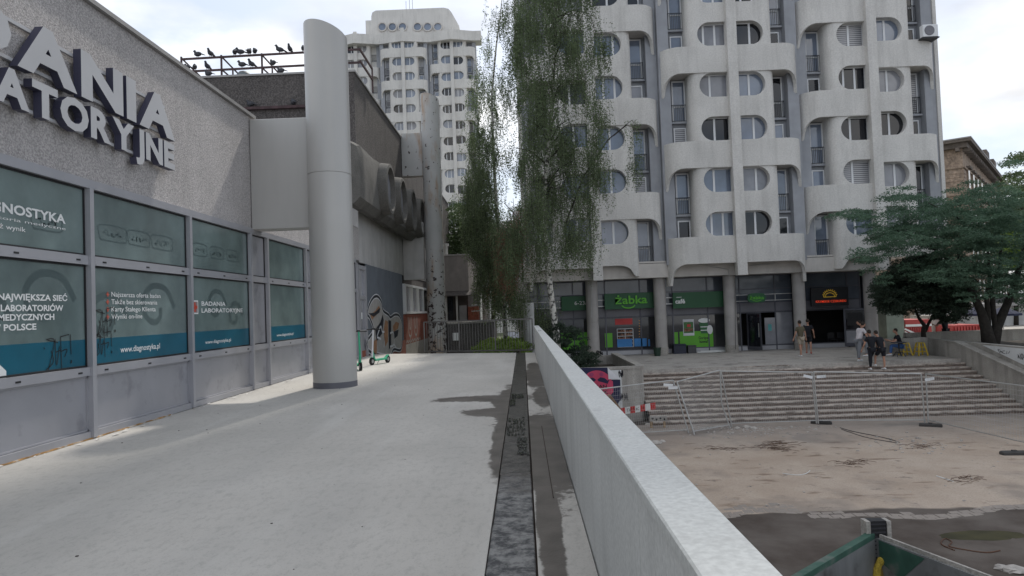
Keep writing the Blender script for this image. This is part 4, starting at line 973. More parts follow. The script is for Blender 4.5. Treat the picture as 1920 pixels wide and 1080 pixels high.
m = MB(); strokes(m, [[(a, b-.0) for a, b in outline]+[outline[0]]], .11, lambda a, b, o: (XG+.007, a, b)); m.build('black_outline', graf_black, gr)
for k, ps in enumerate((((694, 590), (703, 583), (710, 573), (713, 580), (706, 590), (697, 600)), ((722, 600), (727, 603), (727, 640), (722, 650), (719, 620)), ((736, 612), (742, 603), (748, 606), (746, 616), (738, 622)), ((700, 640), (706, 635), (706, 664), (700, 660)))):
    fillpoly([gp(*p) for p in ps], .010+k*.0004, 'rust_shade', graf_orange, gr)
for k, ps in enumerate((((703, 618), (713, 604), (717, 590), (719, 600), (716, 625), (706, 640)), ((728, 600), (733, 602), (733, 650), (729, 655)), ((737, 622), (747, 618), (745, 630), (738, 636)), ((690, 588), (702, 586), (712, 577), (711, 586), (700, 594)))):
    fillpoly([gp(*p) for p in ps], .013+k*.0004, 'black_shade', graf_black, gr)
m = MB(); strokes(m, [[gp(*p) for p in q] for q in (((706, 632), (713, 612), (716, 622), (720, 622)), ((706, 632), (714, 636)), ((731, 625), (737, 624), (738, 645), (731, 650)), ((738, 645), (742, 652)), ((720, 640), (719, 652)))], .09, lambda a, b, o: (XG+.018, a, b)); m.build('white_line', graf_white, gr)
g2 = thing('graffiti_piece', 'pale graffiti skulls painted on the red brick behind the second column', 'graffiti', (XL, 39, .8))
m = MB(); fb2 = lambda a, b, o: (XL+.012, a, b)
for yc in (37.6, 39.6):
    strokes(m, [[(yc-.6, 1.4), (yc-.5, .6), (yc, .35), (yc+.5, .6), (yc+.6, 1.4)], [(yc-.3, 1.4), (yc-.2, .9), (yc, .75), (yc+.2, .95), (yc+.3, 1.4)], [(yc, .35), (yc, -.3)]], .12, fb2)
strokes(m, [[(36.2+i*.3, .05+.12*(i % 2)) for i in range(18)]], .08, fb2); m.build('pale_line', graf_grey, g2)
m = MB(); m.box(XL+.0, 36.1, -1.3, XL+.012, 45.5, -.02); m.build('pale_ground', graf_grey, g2)
# roof railing + pigeons + lamp dome
rr = thing('roof_railing', 'rusty purple-brown steel railing frame along the sooty block roof edge', 'railing', (-9.5, BY+.3, 11))
ry = BY+.5; z1, z2 = 12.02, 11.55
xa = P(340, 107, ry)[0]; xb = -6.0
m = MB(); m.bar((xa, ry, z1-.1), (xb, ry, z1), .07); m.build('rail', rust, rr); m = MB(); m.bar((xa, ry, z2-.13), (xb, ry, z2-.05), .07); m.build('rail', rust, rr)
m = MB(); m.bar((xb, ry, z1), (xb, ry+2.2, z1), .07); m.build('rail', rust, rr); m = MB(); m.bar((xb, ry, z2), (xb, ry+2.2, z2), .07); m.build('rail', rust, rr)
for px in (340, 415, 491, 572): x = P(px, 110, ry)[0]; m = MB(); m.bar((x, ry, 11.0), (x, ry, z1), .06); m.build('post', rust, rr)
for px in (364, 436, 510): x = P(px, 110, ry)[0]; m = MB(); m.bar((x, ry+.0, 11.0), (x, ry, z2-.1), .05); m.build('post', rust, rr)
for i, px in enumerate((340, 415, 491)):
    x = P(px, 110, ry)[0]; m = MB(); m.bar((x, ry, z1-.05), (x+.45, ry+.9, 11.4), .045); m.bar((x, ry, z2-.1), (x+.4, ry+.9, 11.05), .045); m.build('brace', rust, rr)
for y in (ry+2.2,): m = MB(); m.bar((xb, y, 11), (xb, y, z1), .06); m.build('post', rust, rr)
dm = thing('roof_vent_dome', 'grey roof vent dome just behind the railing', 'vent', (P(458, 130, ry+.3)[0], ry+.3, 11.0))
c = P(457, 133, ry+.3); m = MB(); n = 18; m.loft([[(c[0]+r*math.cos(2*pi*k/n), c[1]+r*math.sin(2*pi*k/n), 11.05+z) for k in range(n)] for r, z in ((.30, .0), (.30, .12), (.27, .25), (.18, .36), (.05, .41))]); o = m.build('dome', M('vent_dome', (.2, .23, .24), .6), dm); smooth_by_angle(o, 60)
m = MB(); m.cyl(c[0], c[1], 10.95, 11.05, .2, n=14); m.build('dome_neck', rust, dm)
pg = MB(); pg.ell((0, 0, .11), (.07, .13, .075), 10, 7); pg.ell((0, .11, .21), (.036, .042, .04), 8, 6); pg.tube([(0, .07, .14), (0, .105, .20)], [.055, .034], 8)
pg.tube([(0, .15, .205), (0, .18, .195)], [.012, .003], 5); pg.loft([[(-.04, -.08, .10), (.04, -.08, .10), (.03, -.08, .14), (-.03, -.08, .14)], [(-.035, -.24, .05), (.035, -.24, .05), (.03, -.24, .065), (-.03, -.24, .065)]])
for s in (-1, 1): pg.tube([(s*.03, .01, .06), (s*.03, .02, 0)], .007, 4)
pgm = pg.mesh('pigeon', pige, True)
PG = [(371, 0, 1.4, 'sleek pigeon leaning forward, leftmost on the top rail'), (395, 0, 2.9, 'second pigeon from the left on the top rail, facing away'), (440, 0, .3, 'pigeon on the top rail, left of a close pair'), (451, 0, 1.7, 'pigeon side-on on the top rail between two others'), (467, 0, 0, 'small round pigeon third in the middle top-rail group'), (478, 0, .6, 'upright pigeon at the right of the middle top-rail group'), (525, 0, 2.2, 'pigeon on the top rail, first of the right-hand group'), (544, 0, 3.1, 'round pigeon second of the right-hand top-rail group'), (569, 0, .4, 'upright pigeon on the top rail touching the pale column'),
      (351, 1, 1, 'pigeon at the left corner post of the roof railing'), (365, 1, .5, 'pigeon on the lower rail above the first short post'), (389, 1, 3, 'upright pigeon alone on the lower rail'), (454, 1, 1.5, 'pigeon on the lower rail above the vent dome'), (472, 1, 2.7, 'pigeon on the lower rail right of the vent dome'), (512, 1, .9, 'pigeon on the lower rail near the third post'),
      (391, 2, 1.2, 'pigeon crouched low on the roof edge at left'), (527, 2, 1.2, 'pale-breasted pigeon standing on the roof edge'), (398, 3, .2, 'pigeon on the dark ledge below the roof edge, leftmost'), (469, 3, 1.3, 'pigeon in the middle of the dark ledge'), (549, 3, .6, 'pigeon on the dark ledge beside the pale column')]
for px, lv, rot, lab_ in PG:
    if lv == 0: y = ry; x = P(px, 100, y)[0]; z = z1-.1+.1*(x-xa)/(xb-xa)+.035
    elif lv == 1: y = ry; x = P(px, 118, y)[0]; z = z2-.13+.08*(x-xa)/(xb-xa)+.035
    elif lv == 2: y = BY+.1; x = P(px, 138, y)[0]; z = 11.03
    else: y = BY-.09; x = P(px, 160, y)[0]; z = 9.72
    o = link('pigeon', pgm, None, None, Matrix.Translation((x, y, z)) @ Matrix.Rotation(rot, 4, 'Z') @ Matrix.Scale(1.25, 4)); tag(o, lab_, 'bird', 'pigeons on the sooty block roof')

# ---- scooters
def scooter(x, y, rot, body, stem, label):
    t_ = thing('electric_scooter', label, 'scooter', (x, y, 0)); R4 = Matrix.Translation((x, y, 0)) @ Matrix.Rotation(rot, 4, 'Z')
    def part(nm, m, mat, par=None):
        me = m.mesh(nm, mat, False); me.transform(R4); return link(nm, me, par or t_)
    for yy_, nm in ((.0, 'front_wheel'), (-.95, 'rear_wheel')):
        m = MB(); m.tube([(-.03, yy_, .12), (.03, yy_, .12)], .12, 20); w = part('wheel', m, tyre); m = MB(); m.tube([(-.033, yy_, .12), (.033, yy_, .12)], .06, 14); part('hub', m, galv, w)
    m = MB(); m.bbox(-.08, -.82, .12, .08, -.14, .18, .015); m.bar((0, -.8, .17), (0, -.98, .26), .1, .02); part('deck', m, body)
    m = MB(); m.tube([(0, -.16, .16), (0, -.07, .34), (0, -.05, .45)], [.04, .035, .03], 10); part('neck', m, body)
    m = MB(); m.tube([(0, 0, .12), (0, -.03, .3), (0, -.12, 1.12)], [.03, .03, .026], 10); part('stem', m, stem)
    m = MB(); m.tube([(-.24, -.13, 1.13), (.24, -.13, 1.13)], .018, 8); h_ = part('handlebar', m, black_m); 
    m = MB(); m.box(-.04, -.2, 1.12, .04, -.1, 1.17); part('display', m, black_m, h_)
    m = MB(); m.bar((0, -.07, .24), (0, .1, .25), .1, .01); part('front_mudguard', m, body)
    m = MB(); m.tube([(.05, -.5, .12), (.14, -.55, .01)], .012, 6); part('kickstand', m, galv)
q = G(680, 697, 0); scooter(q[0]-.15, q[1]+.4, math.radians(205), scoot_green, scoot_green, 'green electric scooter half hidden behind the pale column')
q = G(700, 690, 0); scooter(q[0]-.3, q[1]+1.2, math.radians(160), scoot_green, graf_white, 'green and white electric scooter parked in front of the graffiti wall')

# ================================================================== GATE AND VIEW BEHIND THE DECK
gate_m = M('gate_steel', (.13, .125, .12), .6, .3)
gt = thing('bar_gate', 'tall grey vertical bar fence closing the far end of the deck', 'fence', (-1.5, 26.6, 0))
ga, gb_ = Vector((-3.95, 27.6, 0)), Vector((.34, 26.1, 0))
for z in (.06, 1.23): m = MB(); m.bar(ga+Vector((0, 0, z)), gb_+Vector((0, 0, z)), .035, .05); m.build('rail', gate_m, gt)
for i in range(40):
    p = ga.lerp(gb_, i/39); m = MB(); m.bar(p+Vector((0, 0, .06)), p+Vector((0, 0, 1.24)), .016 if i % 13 else .05); m.build('bar' if i % 13 else 'post', gate_m, gt)
m = MB(); m.box(-.05, 25.7, -.9, .36, 26.0, 1.3)
m = MB(); m.box(-30, 30, -3.0, 2.2, 110, -1.35); struct(m.build('back_yard', grass_m))
m = MB(); m.box(2.2, 62, -3.0, 60, 400, -1.35); m.box(-200, 110, -3, 2.2, 400, -1.35); struct(m.build('far_ground', grass_m))
# small annex
an = thing('annex_building', 'small flat-roofed concrete annex with dark recess beyond the far gate', 'building', (-5, 47, -1.35))
m = MB(); m.box(-9, 45, 2.95, -3.45, 60, 5.25); m.build('upper_wall', M('annex_render', (.23, .21, .20), .9, streak=.3), an)
m = MB(); m.box(-9.05, 44.95, 5.255, -3.4, 60, 5.34); m.build('roof_edge', trim, an)
m = MB(); m.loft([[(-9, 44.3, 2.6), (-2.6, 44.3, 2.6), (-3.4, 45.2, 2.94), (-9, 45.2, 2.94)], [(-9, 44.3, 2.66), (-2.6, 44.3, 2.66), (-3.4, 45.2, 3.0), (-9, 45.2, 3.0)]]); m.build('canopy', dark_plaster, an)
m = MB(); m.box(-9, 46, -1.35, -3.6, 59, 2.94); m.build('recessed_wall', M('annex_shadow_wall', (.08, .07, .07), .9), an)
m = MB(); m.box(-3.6, 45.6, -1.35, -2.9, 46.4, 1.9); m.build('brick_pier', brick_m, an)
for x in (-5.6, -5.1, -4.4): m = MB(); m.box(x, 45.8, .2, x+.12, 45.98, 2.7); m.build('window_post', white_frame, an)
for x in (-5.45, -4.95): m = MB(); m.box(x, 45.9, .5, x+.35, 45.98, 2.6); m.build('glass_pane', g_dark, an)
m = MB(); m.box(-4.2, 45.85, .9, -3.7, 45.98, 2.0); m.build('glass_pane', g_cur, an)
ch = thing('chimney_pipe', 'short pale flue pipe with cap on the annex roof', 'chimney', (-5.1, 46, 5.3)); m = MB(); m.cyl(-4.95, 46, 5.3, 6.0, .12, n=12); m.build('flue', galv, ch); m = MB(); m.cyl(-4.95, 46, 6.0, 6.15, .2, n=12); m.build('cap', galv, ch)
ow = thing('yard_wall', 'low curved soot-stained stone wall behind the bar fence', 'wall', (-3, 38, -1.35))
m = MB(); pts = [(-4.0, 36.6), (-3.2, 36.5), (-2.2, 37.6), (-1.7, 39.5), (-1.6, 42)]
m.loft([[(x, y, -1.35), (x, y, .95), (x-.2, y+.35, .95), (x-.2, y+.35, -1.35)] for x, y in pts]); m.build('wall_body', dark_plaster, ow)
m = MB(); m.loft([[(x+.04, y-.06, .95), (x+.04, y-.06, 1.05), (x-.25, y+.4, 1.05), (x-.25, y+.4, .95)] for x, y in pts]); m.build('coping', conc_old, ow)
m = MB(); m.box(-3.7, 36.26, .1, -3.4, 36.29, .5); m.build('paper_notice', white_text, ow)
# white round arcade posts seen through the birch
for i, (px, y, z1_) in enumerate(((912, 48, 7), (975, 52, 9), (992, 34, 1.9))):
    q = P(px, 600, y); m = MB(); m.cyl(q[0], y, -1.35, z1_, .26, n=16); o = m.build('white_post', M('post_white', (.5, .5, .49), .8, streak=.2) if not i else MAT['post_white']); smooth_by_angle(o); tag(o, ['white round post beside the annex corner', 'tall white round post behind the birch leaves', 'short white round post where the parapet meets the gate'][i], 'post')
ab = thing('arcade_building', 'long white apartment block with window rows glimpsed far behind the birch', 'building', (2, 95, -1.35))
m = MB(); m.box(-4.5, 90, -1.35, 40, 104, 13); m.build('wall', tower_conc, ab)
for r in range(4):
    for c_ in range(5): m = MB(); m.box(-3.6+c_*1.9, 89.97, 1.4+r*2.7, -2.5+c_*1.9, 90.05, 2.9+r*2.7); m.build('window', g_dark, ab)
# parked car
def car(x, y, rot, paint, label):
    t_ = thing('parked_car', label, 'car', (x, y, -1.35)); R4 = Matrix.Translation((x, y, -1.35)) @ Matrix.Rotation(rot, 4, 'Z')
    def part(nm, m, mat, par=None, sm=False):
        me = m.mesh(nm, mat, sm); me.transform(R4); o = link(nm, me, par or t_); return o
    m = MB(); secs = [(-2.1, .45, .75, .7), (-2.0, .28, .95, .8), (-1.2, .25, 1.0, .86), (1.2, .25, .98, .86), (1.95, .28, .82, .8), (2.1, .4, .68, .68)]
    m.loft([[(-w, yy_, z0), (w, yy_, z0), (w*1.0, yy_, (z0+z1_)/2), (w*.92, yy_, z1_), (-w*.92, yy_, z1_), (-w*1.0, yy_, (z0+z1_)/2)] for yy_, z0, z1_, w in secs]); b = part('body', m, paint)
    m = MB(); m.loft([[(-w, yy_, z) for w, yy_, z in ((.76, -1.6, .97), (-.76, -1.6, .97), (-.78, .95, .95), (.78, .95, .95))], [(-w, yy_, z) for w, yy_, z in ((.58, -1.15, 1.45), (-.58, -1.15, 1.45), (-.58, .25, 1.45), (.58, .25, 1.45))]]); part('windows', m, g_sky)
    m = MB(); m.box(-.56, -1.12, 1.451, .56, .22, 1.48); part('roof', m, paint)
    for sx in (-1, 1):
        for yy_ in (-1.3, 1.3):
            m = MB(); m.tube([(sx*.72, yy_, .32), (sx*.88, yy_, .32)], .32, 18); w_ = part('wheel', m, tyre); m = MB(); m.tube([(sx*.87, yy_, .32), (sx*.89, yy_, .32)], .19, 12); part('rim', m, galv, w_)
        m = MB(); m.box(sx*.5, 2.0, .62, sx*.75, 2.08, .76); part('headlight', m, white_frame)
car(-.6, 47, math.radians(172), car_paint, 'silver parked car glimpsed through leaves behind the bar fence')
car(1.6, 56, math.radians(168), M('car_paint_dark', (.05, .02, .02), .3, .3), 'dark red parked car beyond the silver one behind the fence')

# ================================================================== PLANTER, POSTER, BARRIERS
pl = thing('concrete_planter', 'low weathered concrete planter with white painted front left of the stairs', 'planter', (3.2, 33, PLZ))
ring = [(1.0, 28.3), (4.35, 28.3), (4.75, 28.45), (4.9, 28.9), (4.9, 37.0), (1.0, 37.0)]
def wallseg(pts, z0, z1, th, name, mat, par):
    m = MB(); rings = []
    for i, p in enumerate(pts):
        p = Vector(p); d = Vector((0, 0))
        if i < len(pts)-1: d += (Vector(pts[i+1])-p).normalized()
        if i > 0: d += (p-Vector(pts[i-1])).normalized()
        d.normalize(); n = Vector((-d.y, d.x)); q = p+n*th; rings.append([(p.x, p.y, z0), (p.x, p.y, z1), (q.x, q.y, z1), (q.x, q.y, z0)])
    m.loft([r[::-1] for r in rings]); return m.build(name, mat, par)
wallseg(ring[:5], PLZ-.05, -.98, .28, 'planter_wall', conc_old, pl); wallseg([(4.62, 36.9), (1.0, 36.9)], PLZ, -.98, .28, 'planter_wall', conc_old, pl)
wallseg([(ring[0][0], ring[0][1]-.03)]+[(4.37, 28.27), (4.78, 28.43), (4.93, 28.88), (4.93, 36.9)], -.978, -.88, .34, 'planter_coping', conc_old, pl)
m = MB(); m.box(.95, 28.6, -3, 4.6, 36.6, -1.45); m.build('planter_soil', soil, pl)
m = MB(); m.box(1.0, 28.285, PLZ, 3.9, 28.295, -1.0); m.build('white_paint_coat', white_paint, pl)
ps_ = thing('torn_poster', 'torn navy and pink street food poster with a moustached face on the planter', 'poster', (2.8, 28.2, -2.6))
yp = 28.27
def pq(px, py, Y=yp): q = P(px, py, Y); return (q[0], q[2])
def flat(poly, y, name, mat, par): m = MB(); m.prism(poly, lambda a, b, d: (a, y-d, b), .003); return m.build(name, mat, par)
flat([pq(*p) for p in ((1050, 690), (1139, 689), (1141, 712), (1163, 712), (1164, 748), (1158, 759), (1140, 740), (1050, 740))], yp, 'poster_ground', poster_navy, ps_)
cxp, czp = pq(1119, 719); n = 24
flat([(cxp+.62*math.cos(2*pi*k/n), czp-.05+.58*math.sin(2*pi*k/n)) for k in range(n)], yp-.005, 'pink_face', poster_pink, ps_)
flat([pq(*p) for p in ((1096, 720), (1149, 714), (1150, 735), (1140, 746), (1096, 746))], yp-.0056, 'pink_face', poster_pink, ps_)
m = MB()
for sg in (-1, 1): m.prism([(cxp+sg*a, czp+.13+b) for a, b in ((.02, .02), (.15, .12), (.32, .08), (.45, -.03), (.52, .02), (.44, -.16), (.26, -.1), (.08, -.04))], lambda a, b, d: (a, yp-.0105-d, b), .003)
m.build('moustache', poster_navy, ps_)
m = MB()
for sg in (-1, 1): m.prism([(cxp+sg*.2+.09*math.cos(2*pi*k/12), czp+.36+.08*math.sin(2*pi*k/12)) for k in range(12)], lambda a, b, d: (a, yp-.0105-d, b), .003)
m.build('eye', M('poster_eye', (.30, .04, .12), .7), ps_)
q = pq(1138, 729); put_text('lettering', 'BALKAN', .15, MW_FRONT(q[0]-.88, yp-.011, q[1]+.03), [black_m], ps_, bold=.02, width=.88)
put_text('lettering', 'BUREK', .15, MW_FRONT(q[0]-.72, yp-.011, q[1]-.20), [black_m], ps_, bold=.02, width=.76)
flat([pq(*p) for p in ((1139, 689), (1163, 711), (1141, 711))], yp-.02, 'torn_corner', poster_w, ps_)
m = MB(); scribble(m, lambda a, b, o: (a, 28.28, b), *pq(1162, 752), .32, .35, 7, .018); scribble(m, lambda a, b, o: (a, 28.281, b), *pq(1160, 708), .18, .3, 4, .03); m.build('scribble', graf_black, ps_)
# construction fence panels
fc_no = 0
def fence(bl, br, tl, tr, label, bent=None, foot=()):
    c = (Vector(bl)+Vector(br))/2; t_ = thing('construction_fence', label, 'fence', (c.x, c.y, PLZ), 'construction fence panels along the foot of the stairs')
    bl, br, tl, tr = map(Vector, (bl, br, tl, tr))
    m = MB(); m.tube([bl, tl], .027, 8); m.build('post', galv, t_); m = MB(); m.tube([br]+([Vector(bent)] if bent else [])+[tr], .027, 8); m.build('post', galv, t_)
    m = MB(); m.tube([tl, tr], .024, 8); m.build('rail', galv, t_); k = .06; m = MB(); m.tube([bl.lerp(tl, k), br.lerp(tr, k)], .016, 8); m.build('rail', galv, t_)
    m = MB(); nv = 44; nh = 12
    for i in range(1, nv): a, b = bl.lerp(br, i/nv), tl.lerp(tr, i/nv); m.tube([a.lerp(b, k), b], .0032, 3, cap=False)
    for j in range(1, nh): a, b = bl.lerp(tl, j/nh), br.lerp(tr, j/nh); m.tube([a, b], .0032, 3, cap=False)
    stuff(m.build('wire_mesh', galv, t_)); return t_
def FP(px, py, z): return Vector(G(px, py, z))
def TP(px, py, b): return Vector(P(px, py, b.y))
b0 = FP(1108, 822, PLZ+.05); b1 = FP(1291, 812, PLZ+.03); t0 = TP(1112, 731, b0); t1 = TP(1262, 713, b1+Vector((0, .3, 0)))
fence(b0, b1, t0, t1, 'leaning fence panel beside the planter corner, partly behind the parapet')
b2 = FP(1302, 815, PLZ+.03); b3 = FP(1369, 803, PLZ+.04); t2 = TP(1269, 716, b2+Vector((0, .35, 0))); t3 = TP(1350, 694, b3)
fence(b2, b3, t2, t3, 'short slumped fence panel with a buckled right post', bent=TP(1353, 757, b3))
b4 = FP(1372, 800, PLZ+.05); b5 = FP(1531, 794, PLZ+.07); t4 = TP(1352, 696, b4); t5 = TP(1522, 698, b5)
fence(b4, b5, t4, t5, 'upright fence panel between the buckled post and the middle foot block')
b6 = b5+Vector((.06, -.02, 0)); b7 = FP(1734, 793, PLZ+.07); t6 = t5+Vector((.06, -.02, .02)); t7 = TP(1727, 701, b7)
fence(b6, b7, t6, t7, 'widest clear fence panel in front of the two people on the stairs')
b8 = b7+Vector((.1, -.05, 0)); b9 = FP(1945, 842, PLZ+.1); t8 = TP(1736, 701, b8); t9 = TP(1945, 727, b9)
fence(b8, b9, t8, t9, 'rightmost fence panel angling towards the viewer')
def foot(x, y, rot, label):
    t_ = thing('rubber_block', label, 'fence foot', (x, y, PLZ), 'rubber fence foot blocks'); m = MB(); m.bbox(-.36, -.12, 0, .36, .12, .10, .03); m.box(-.06, -.05, .10, .06, .05, .13)
    me = m.mesh('foot_block', rubber_foot_m); me.transform(Matrix.Translation((x, y, PLZ+.012)) @ Matrix.Rotation(rot, 4, 'Z')); link('foot_block', me, t_)
for (px, py), r, lb in (((1540, 795), -.5, 'flat black fence foot under the middle fence post'), ((1745, 800), -.5, 'black fence foot under the right pair of posts'), ((1902, 853), -.1, 'dark fence foot block lying alone near the right edge')):
    q = G(px, py, PLZ); foot(q[0], q[1], r, lb)
q = G(1383, 800, PLZ)
tags_ = []
for (px, py), rt, lb in (((1253, 722), .1, 'pair'), ((1262, 727), 0, ''), ((1515, 706), .25, ''), ((1540, 706), -.05, ''), ((1743, 711), -.15, '')):
    b = {1253: b1, 1262: b1, 1515: b5, 1540: b6, 1743: b8}[px]; q = P(px, py, b.y-.03); m = MB(); w, h_ = .17, .05
    m.box(-w, -.004, -h_, w, .004, h_); me = m.mesh('fence_label_plate', white_frame); o = link('fence_label_plate', me, None, None, Matrix.Translation(q) @ Matrix.Rotation(rt, 4, 'Y'))
    tag(o, {1253: 'upper white plate wired to the leaning fence panel', 1262: 'lower white plate wired to the leaning fence panel', 1515: 'tilted white plate left of the middle fence post', 1540: 'white plate right of the middle fence post', 1743: 'white plate right of the double fence posts'}[px], 'plate', 'white plates on the fence')
# red-white barrier board
bb_ = thing('barrier_board', 'red and white striped barrier board with black scrawl beside the planter', 'barrier', (3.8, 26, -2.6))
A = P(1163, 772, 26.4); B = P(1229, 761, 26.0); A, B = Vector(A), Vector(B); n8 = 7
dd_ = (B-A)/n8; upv = Vector((0, 0, .125))
for i in range(n8):
    p, q = A+dd_*i, A+dd_*(i+1); m = MB(); bk_ = Vector((0, .03, 0)); m.loft([[p-upv, p+upv, p+upv+bk_, p-upv+bk_], [q-upv, q+upv, q+upv+bk_, q-upv+bk_]]); m.build('board_stripe', red_m if i % 2 == 0 else white_text, bb_)
m = MB(); sc2 = lambda a, b, o: tuple(A+(B-A)*a+Vector((0, -.012, b)))
strokes(m, [[(.17, .06), (.25, .07)], [(.21, .07), (.215, -.05)], [(.27, -.05), (.275, .06), (.32, .04), (.28, 0), (.33, -.06)], [(.36, .05), (.42, .02), (.37, -.04)], [(.46, .05), (.455, -.05)], [(.53, .05), (.47, 0), (.54, -.05)], [(.62, .02), (.68, .0), (.64, -.03)]], .012, sc2); 
for i in range(len(m.V)): pass
m.build('black_scrawl', black_m, bb_)
m = MB(); q = P(1160, 765, 25.6); m.loft([[P(1140, 742, 25.2), P(1146, 741, 25.2), P(1166, 768, 25.6), P(1162, 772, 25.6)], [Vector(P(1140, 742, 25.2))+Vector((0, .3, 0)), Vector(P(1146, 741, 25.2))+Vector((0, .3, 0)), Vector(P(1166, 768, 25.6))+Vector((0, .3, 0)), Vector(P(1162, 772, 25.6))+Vector((0, .3, 0))]])
m.box(q[0]-.5, 25.3, PLZ, q[0]-.35, 25.5, P(1140, 745, 25.2)[2]); tag(m.build('brown_sheet', card), 'brown rounded sheet leaning behind the parapet next to the striped board', 'sheet')
# perforated block on edge
q = P(1234, 785, 26.6); pbk = thing('perforated_block', 'grey board with a double row of round holes behind the leaning fence', 'block', (q[0], 26.6, PLZ))
m = MB(); m.bbox(q[0]-.33, 26.55, q[2]-.09, q[0]+.33, 26.7, q[2]+.09, .01); m.build('block_body', conc_old, pbk)
for i in range(4): m = MB(); m.tube([(q[0]-.22+.15*i, 26.545, q[2]+.02*(-1)**i), (q[0]-.22+.15*i, 26.6, q[2]+.02*(-1)**i)], .04, 10); m.build('hole', black_m, pbk)
m = MB(); m.box(q[0]-.3, 26.6, PLZ, q[0]-.22, 26.68, q[2]-.09); m.build('prop', wood, pbk); m = MB(); m.box(q[0]+.2, 26.6, PLZ, q[0]+.27, 26.68, q[2]-.09); m.build('prop', wood, pbk)
# rubble chunks
def chunk(x, y, r, label, mat=rubble_m, z=PLZ, fl=.6):
    m = MB(); n = 8; rings = []
    for k, (rr_, zz_) in enumerate(((.9, 0), (1.0, .3), (.8, .75), (.35, 1.0))): rings.append([(x+r*rr_*math.cos(2*pi*j/n)*random.uniform(.7, 1.15), y+r*rr_*math.sin(2*pi*j/n)*random.uniform(.6, 1.0), z+r*fl*zz_*random.uniform(.8, 1.1)) for j in range(n)])
    m.loft(rings); return m.build('rubble_chunk', mat)
q = G(1228, 833, PLZ); tag(chunk(q[0], q[1], .24, ''), 'largest pale rubble lump in front of the leaning fence', 'rubble', 'rubble lumps at the foot of the stairs')
q = G(1242, 829, PLZ); tag(chunk(q[0], q[1], .13, ''), 'smaller rubble lump right against the largest pale one', 'rubble', 'rubble lumps at the foot of the stairs')
for (px, py), r, lb in (((1400, 802), .18, 'flat pale rubble slab right of the buckled post'), ((1413, 804), .15, 'pale rubble slab at the right end of the rubble row'), ((1383, 803), .11, 'small rubble lump just right of the buckled post'), ((1300, 795), .12, 'rubble lump behind the leaning double post'), ((1215, 797), .15, 'whitish rubble lump under the perforated board')):
    q = G(px, py, PLZ); tag(chunk(q[0], q[1], r, '', fl=.5), lb, 'rubble', 'rubble lumps at the foot of the stairs')
m = MB(); rub2 = []
for i in range(420):
    t = random.random()
    if t < .6: px = random.gauss(1390, 70); py = 800+abs(random.gauss(0, 8))
    elif t < .8: px = random.gauss(1710, 45); py = 832+random.gauss(0, 9)
    else: px = random.uniform(1260, 1900); py = random.uniform(800, 950)
    q = G(px, py, PLZ); s_ = random.uniform(.012, .05)*(1 if t < .8 else .6)
    k = [(q[0]+s_*random.uniform(.5, 1)*a, q[1]+s_*random.uniform(.5, 1)*b, PLZ+.008+c*s_*.6) for a in (-1, 1) for b in (-1, 1) for c in (0, 1)]
    m.add(k, [(0, 1, 3, 2), (4, 6, 7, 5), (0, 4, 5, 1), (2, 3, 7, 6), (1, 5, 7, 3), (0, 2, 6, 4)])
stuff(tag(m.build('rubble_crumbs', rubble_m), 'small rubble crumbs and chips strewn over the dusty plaza', 'rubble'))
m = MB()
for i in range(170):
    cx_, cy_ = random.choice(((1455, 833), (1440, 838), (1460, 842), (1350, 842), (1590, 868), (1800, 900), (1720, 838)))
    q = Vector(G(random.gauss(cx_, 18), random.gauss(cy_, 3), PLZ)); a = random.uniform(-.6, .6); l_ = random.uniform(.1, .45); d_ = Vector((math.cos(a), math.sin(a), 0))*l_
    m.tube([q+Vector((0, 0, .015)), q+d_*.5+Vector((0, random.uniform(-.04, .04), .04)), q+d_+Vector((0, 0, .015))], .006, 3)
stuff(tag(m.build('dry_twigs', M('dry_twig', (.10, .06, .04), .9)), 'dry brown twigs and plant litter on the plaza', 'twigs'))
def hose(pts, r, mat, name, label, cat):
    P3 = [Vector(G(px, py, PLZ))+Vector((0, 0, .02)) for px, py in pts]; m = MB(); sm = []
    for i in range(len(P3)-1):
        p0, p1, p2, p3 = P3[max(i-1, 0)], P3[i], P3[i+1], P3[min(i+2, len(P3)-1)]
        for k in range(4): t = k/4; sm.append(.5*((2*p1)+(-p0+p2)*t+(2*p0-5*p1+4*p2-p3)*t*t+(-p0+3*p1-3*p2+p3)*t**3))
    m.tube(sm, r, 6); tag(m.build(name, mat), label, cat)
hose([(1575, 803), (1600, 810), (1640, 818), (1670, 825), (1690, 832)], .012, black_metal, 'cable', 'dark cable lying across the dust toward the brown patch', 'cable')
hose([(1578, 806), (1620, 820), (1660, 828), (1685, 832)], .010, black_metal, 'cable', 'second thin dark cable just below the first', 'cable')
hose([(1756, 878+16), (1775, 900), (1790, 905)], .014, white_text, 'plastic_strip', 'white plastic strip on the sandy plaza at right', 'strip')
hose([(1468, 889), (1495, 892), (1512, 889), (1520, 882)], .009, white_text, 'plastic_strip', 'curved thin white strip on the sand in the middle', 'strip')
hose([(1790, 1034), (1765, 1022), (1772, 1012), (1785, 1018), (1780, 1026), (1805, 1032), (1850, 1038), (1880, 1033)], .012, M('rope_brown', (.10, .05, .03), .9), 'cord', 'brown looped cord on the dark wet ground at lower right', 'cord')
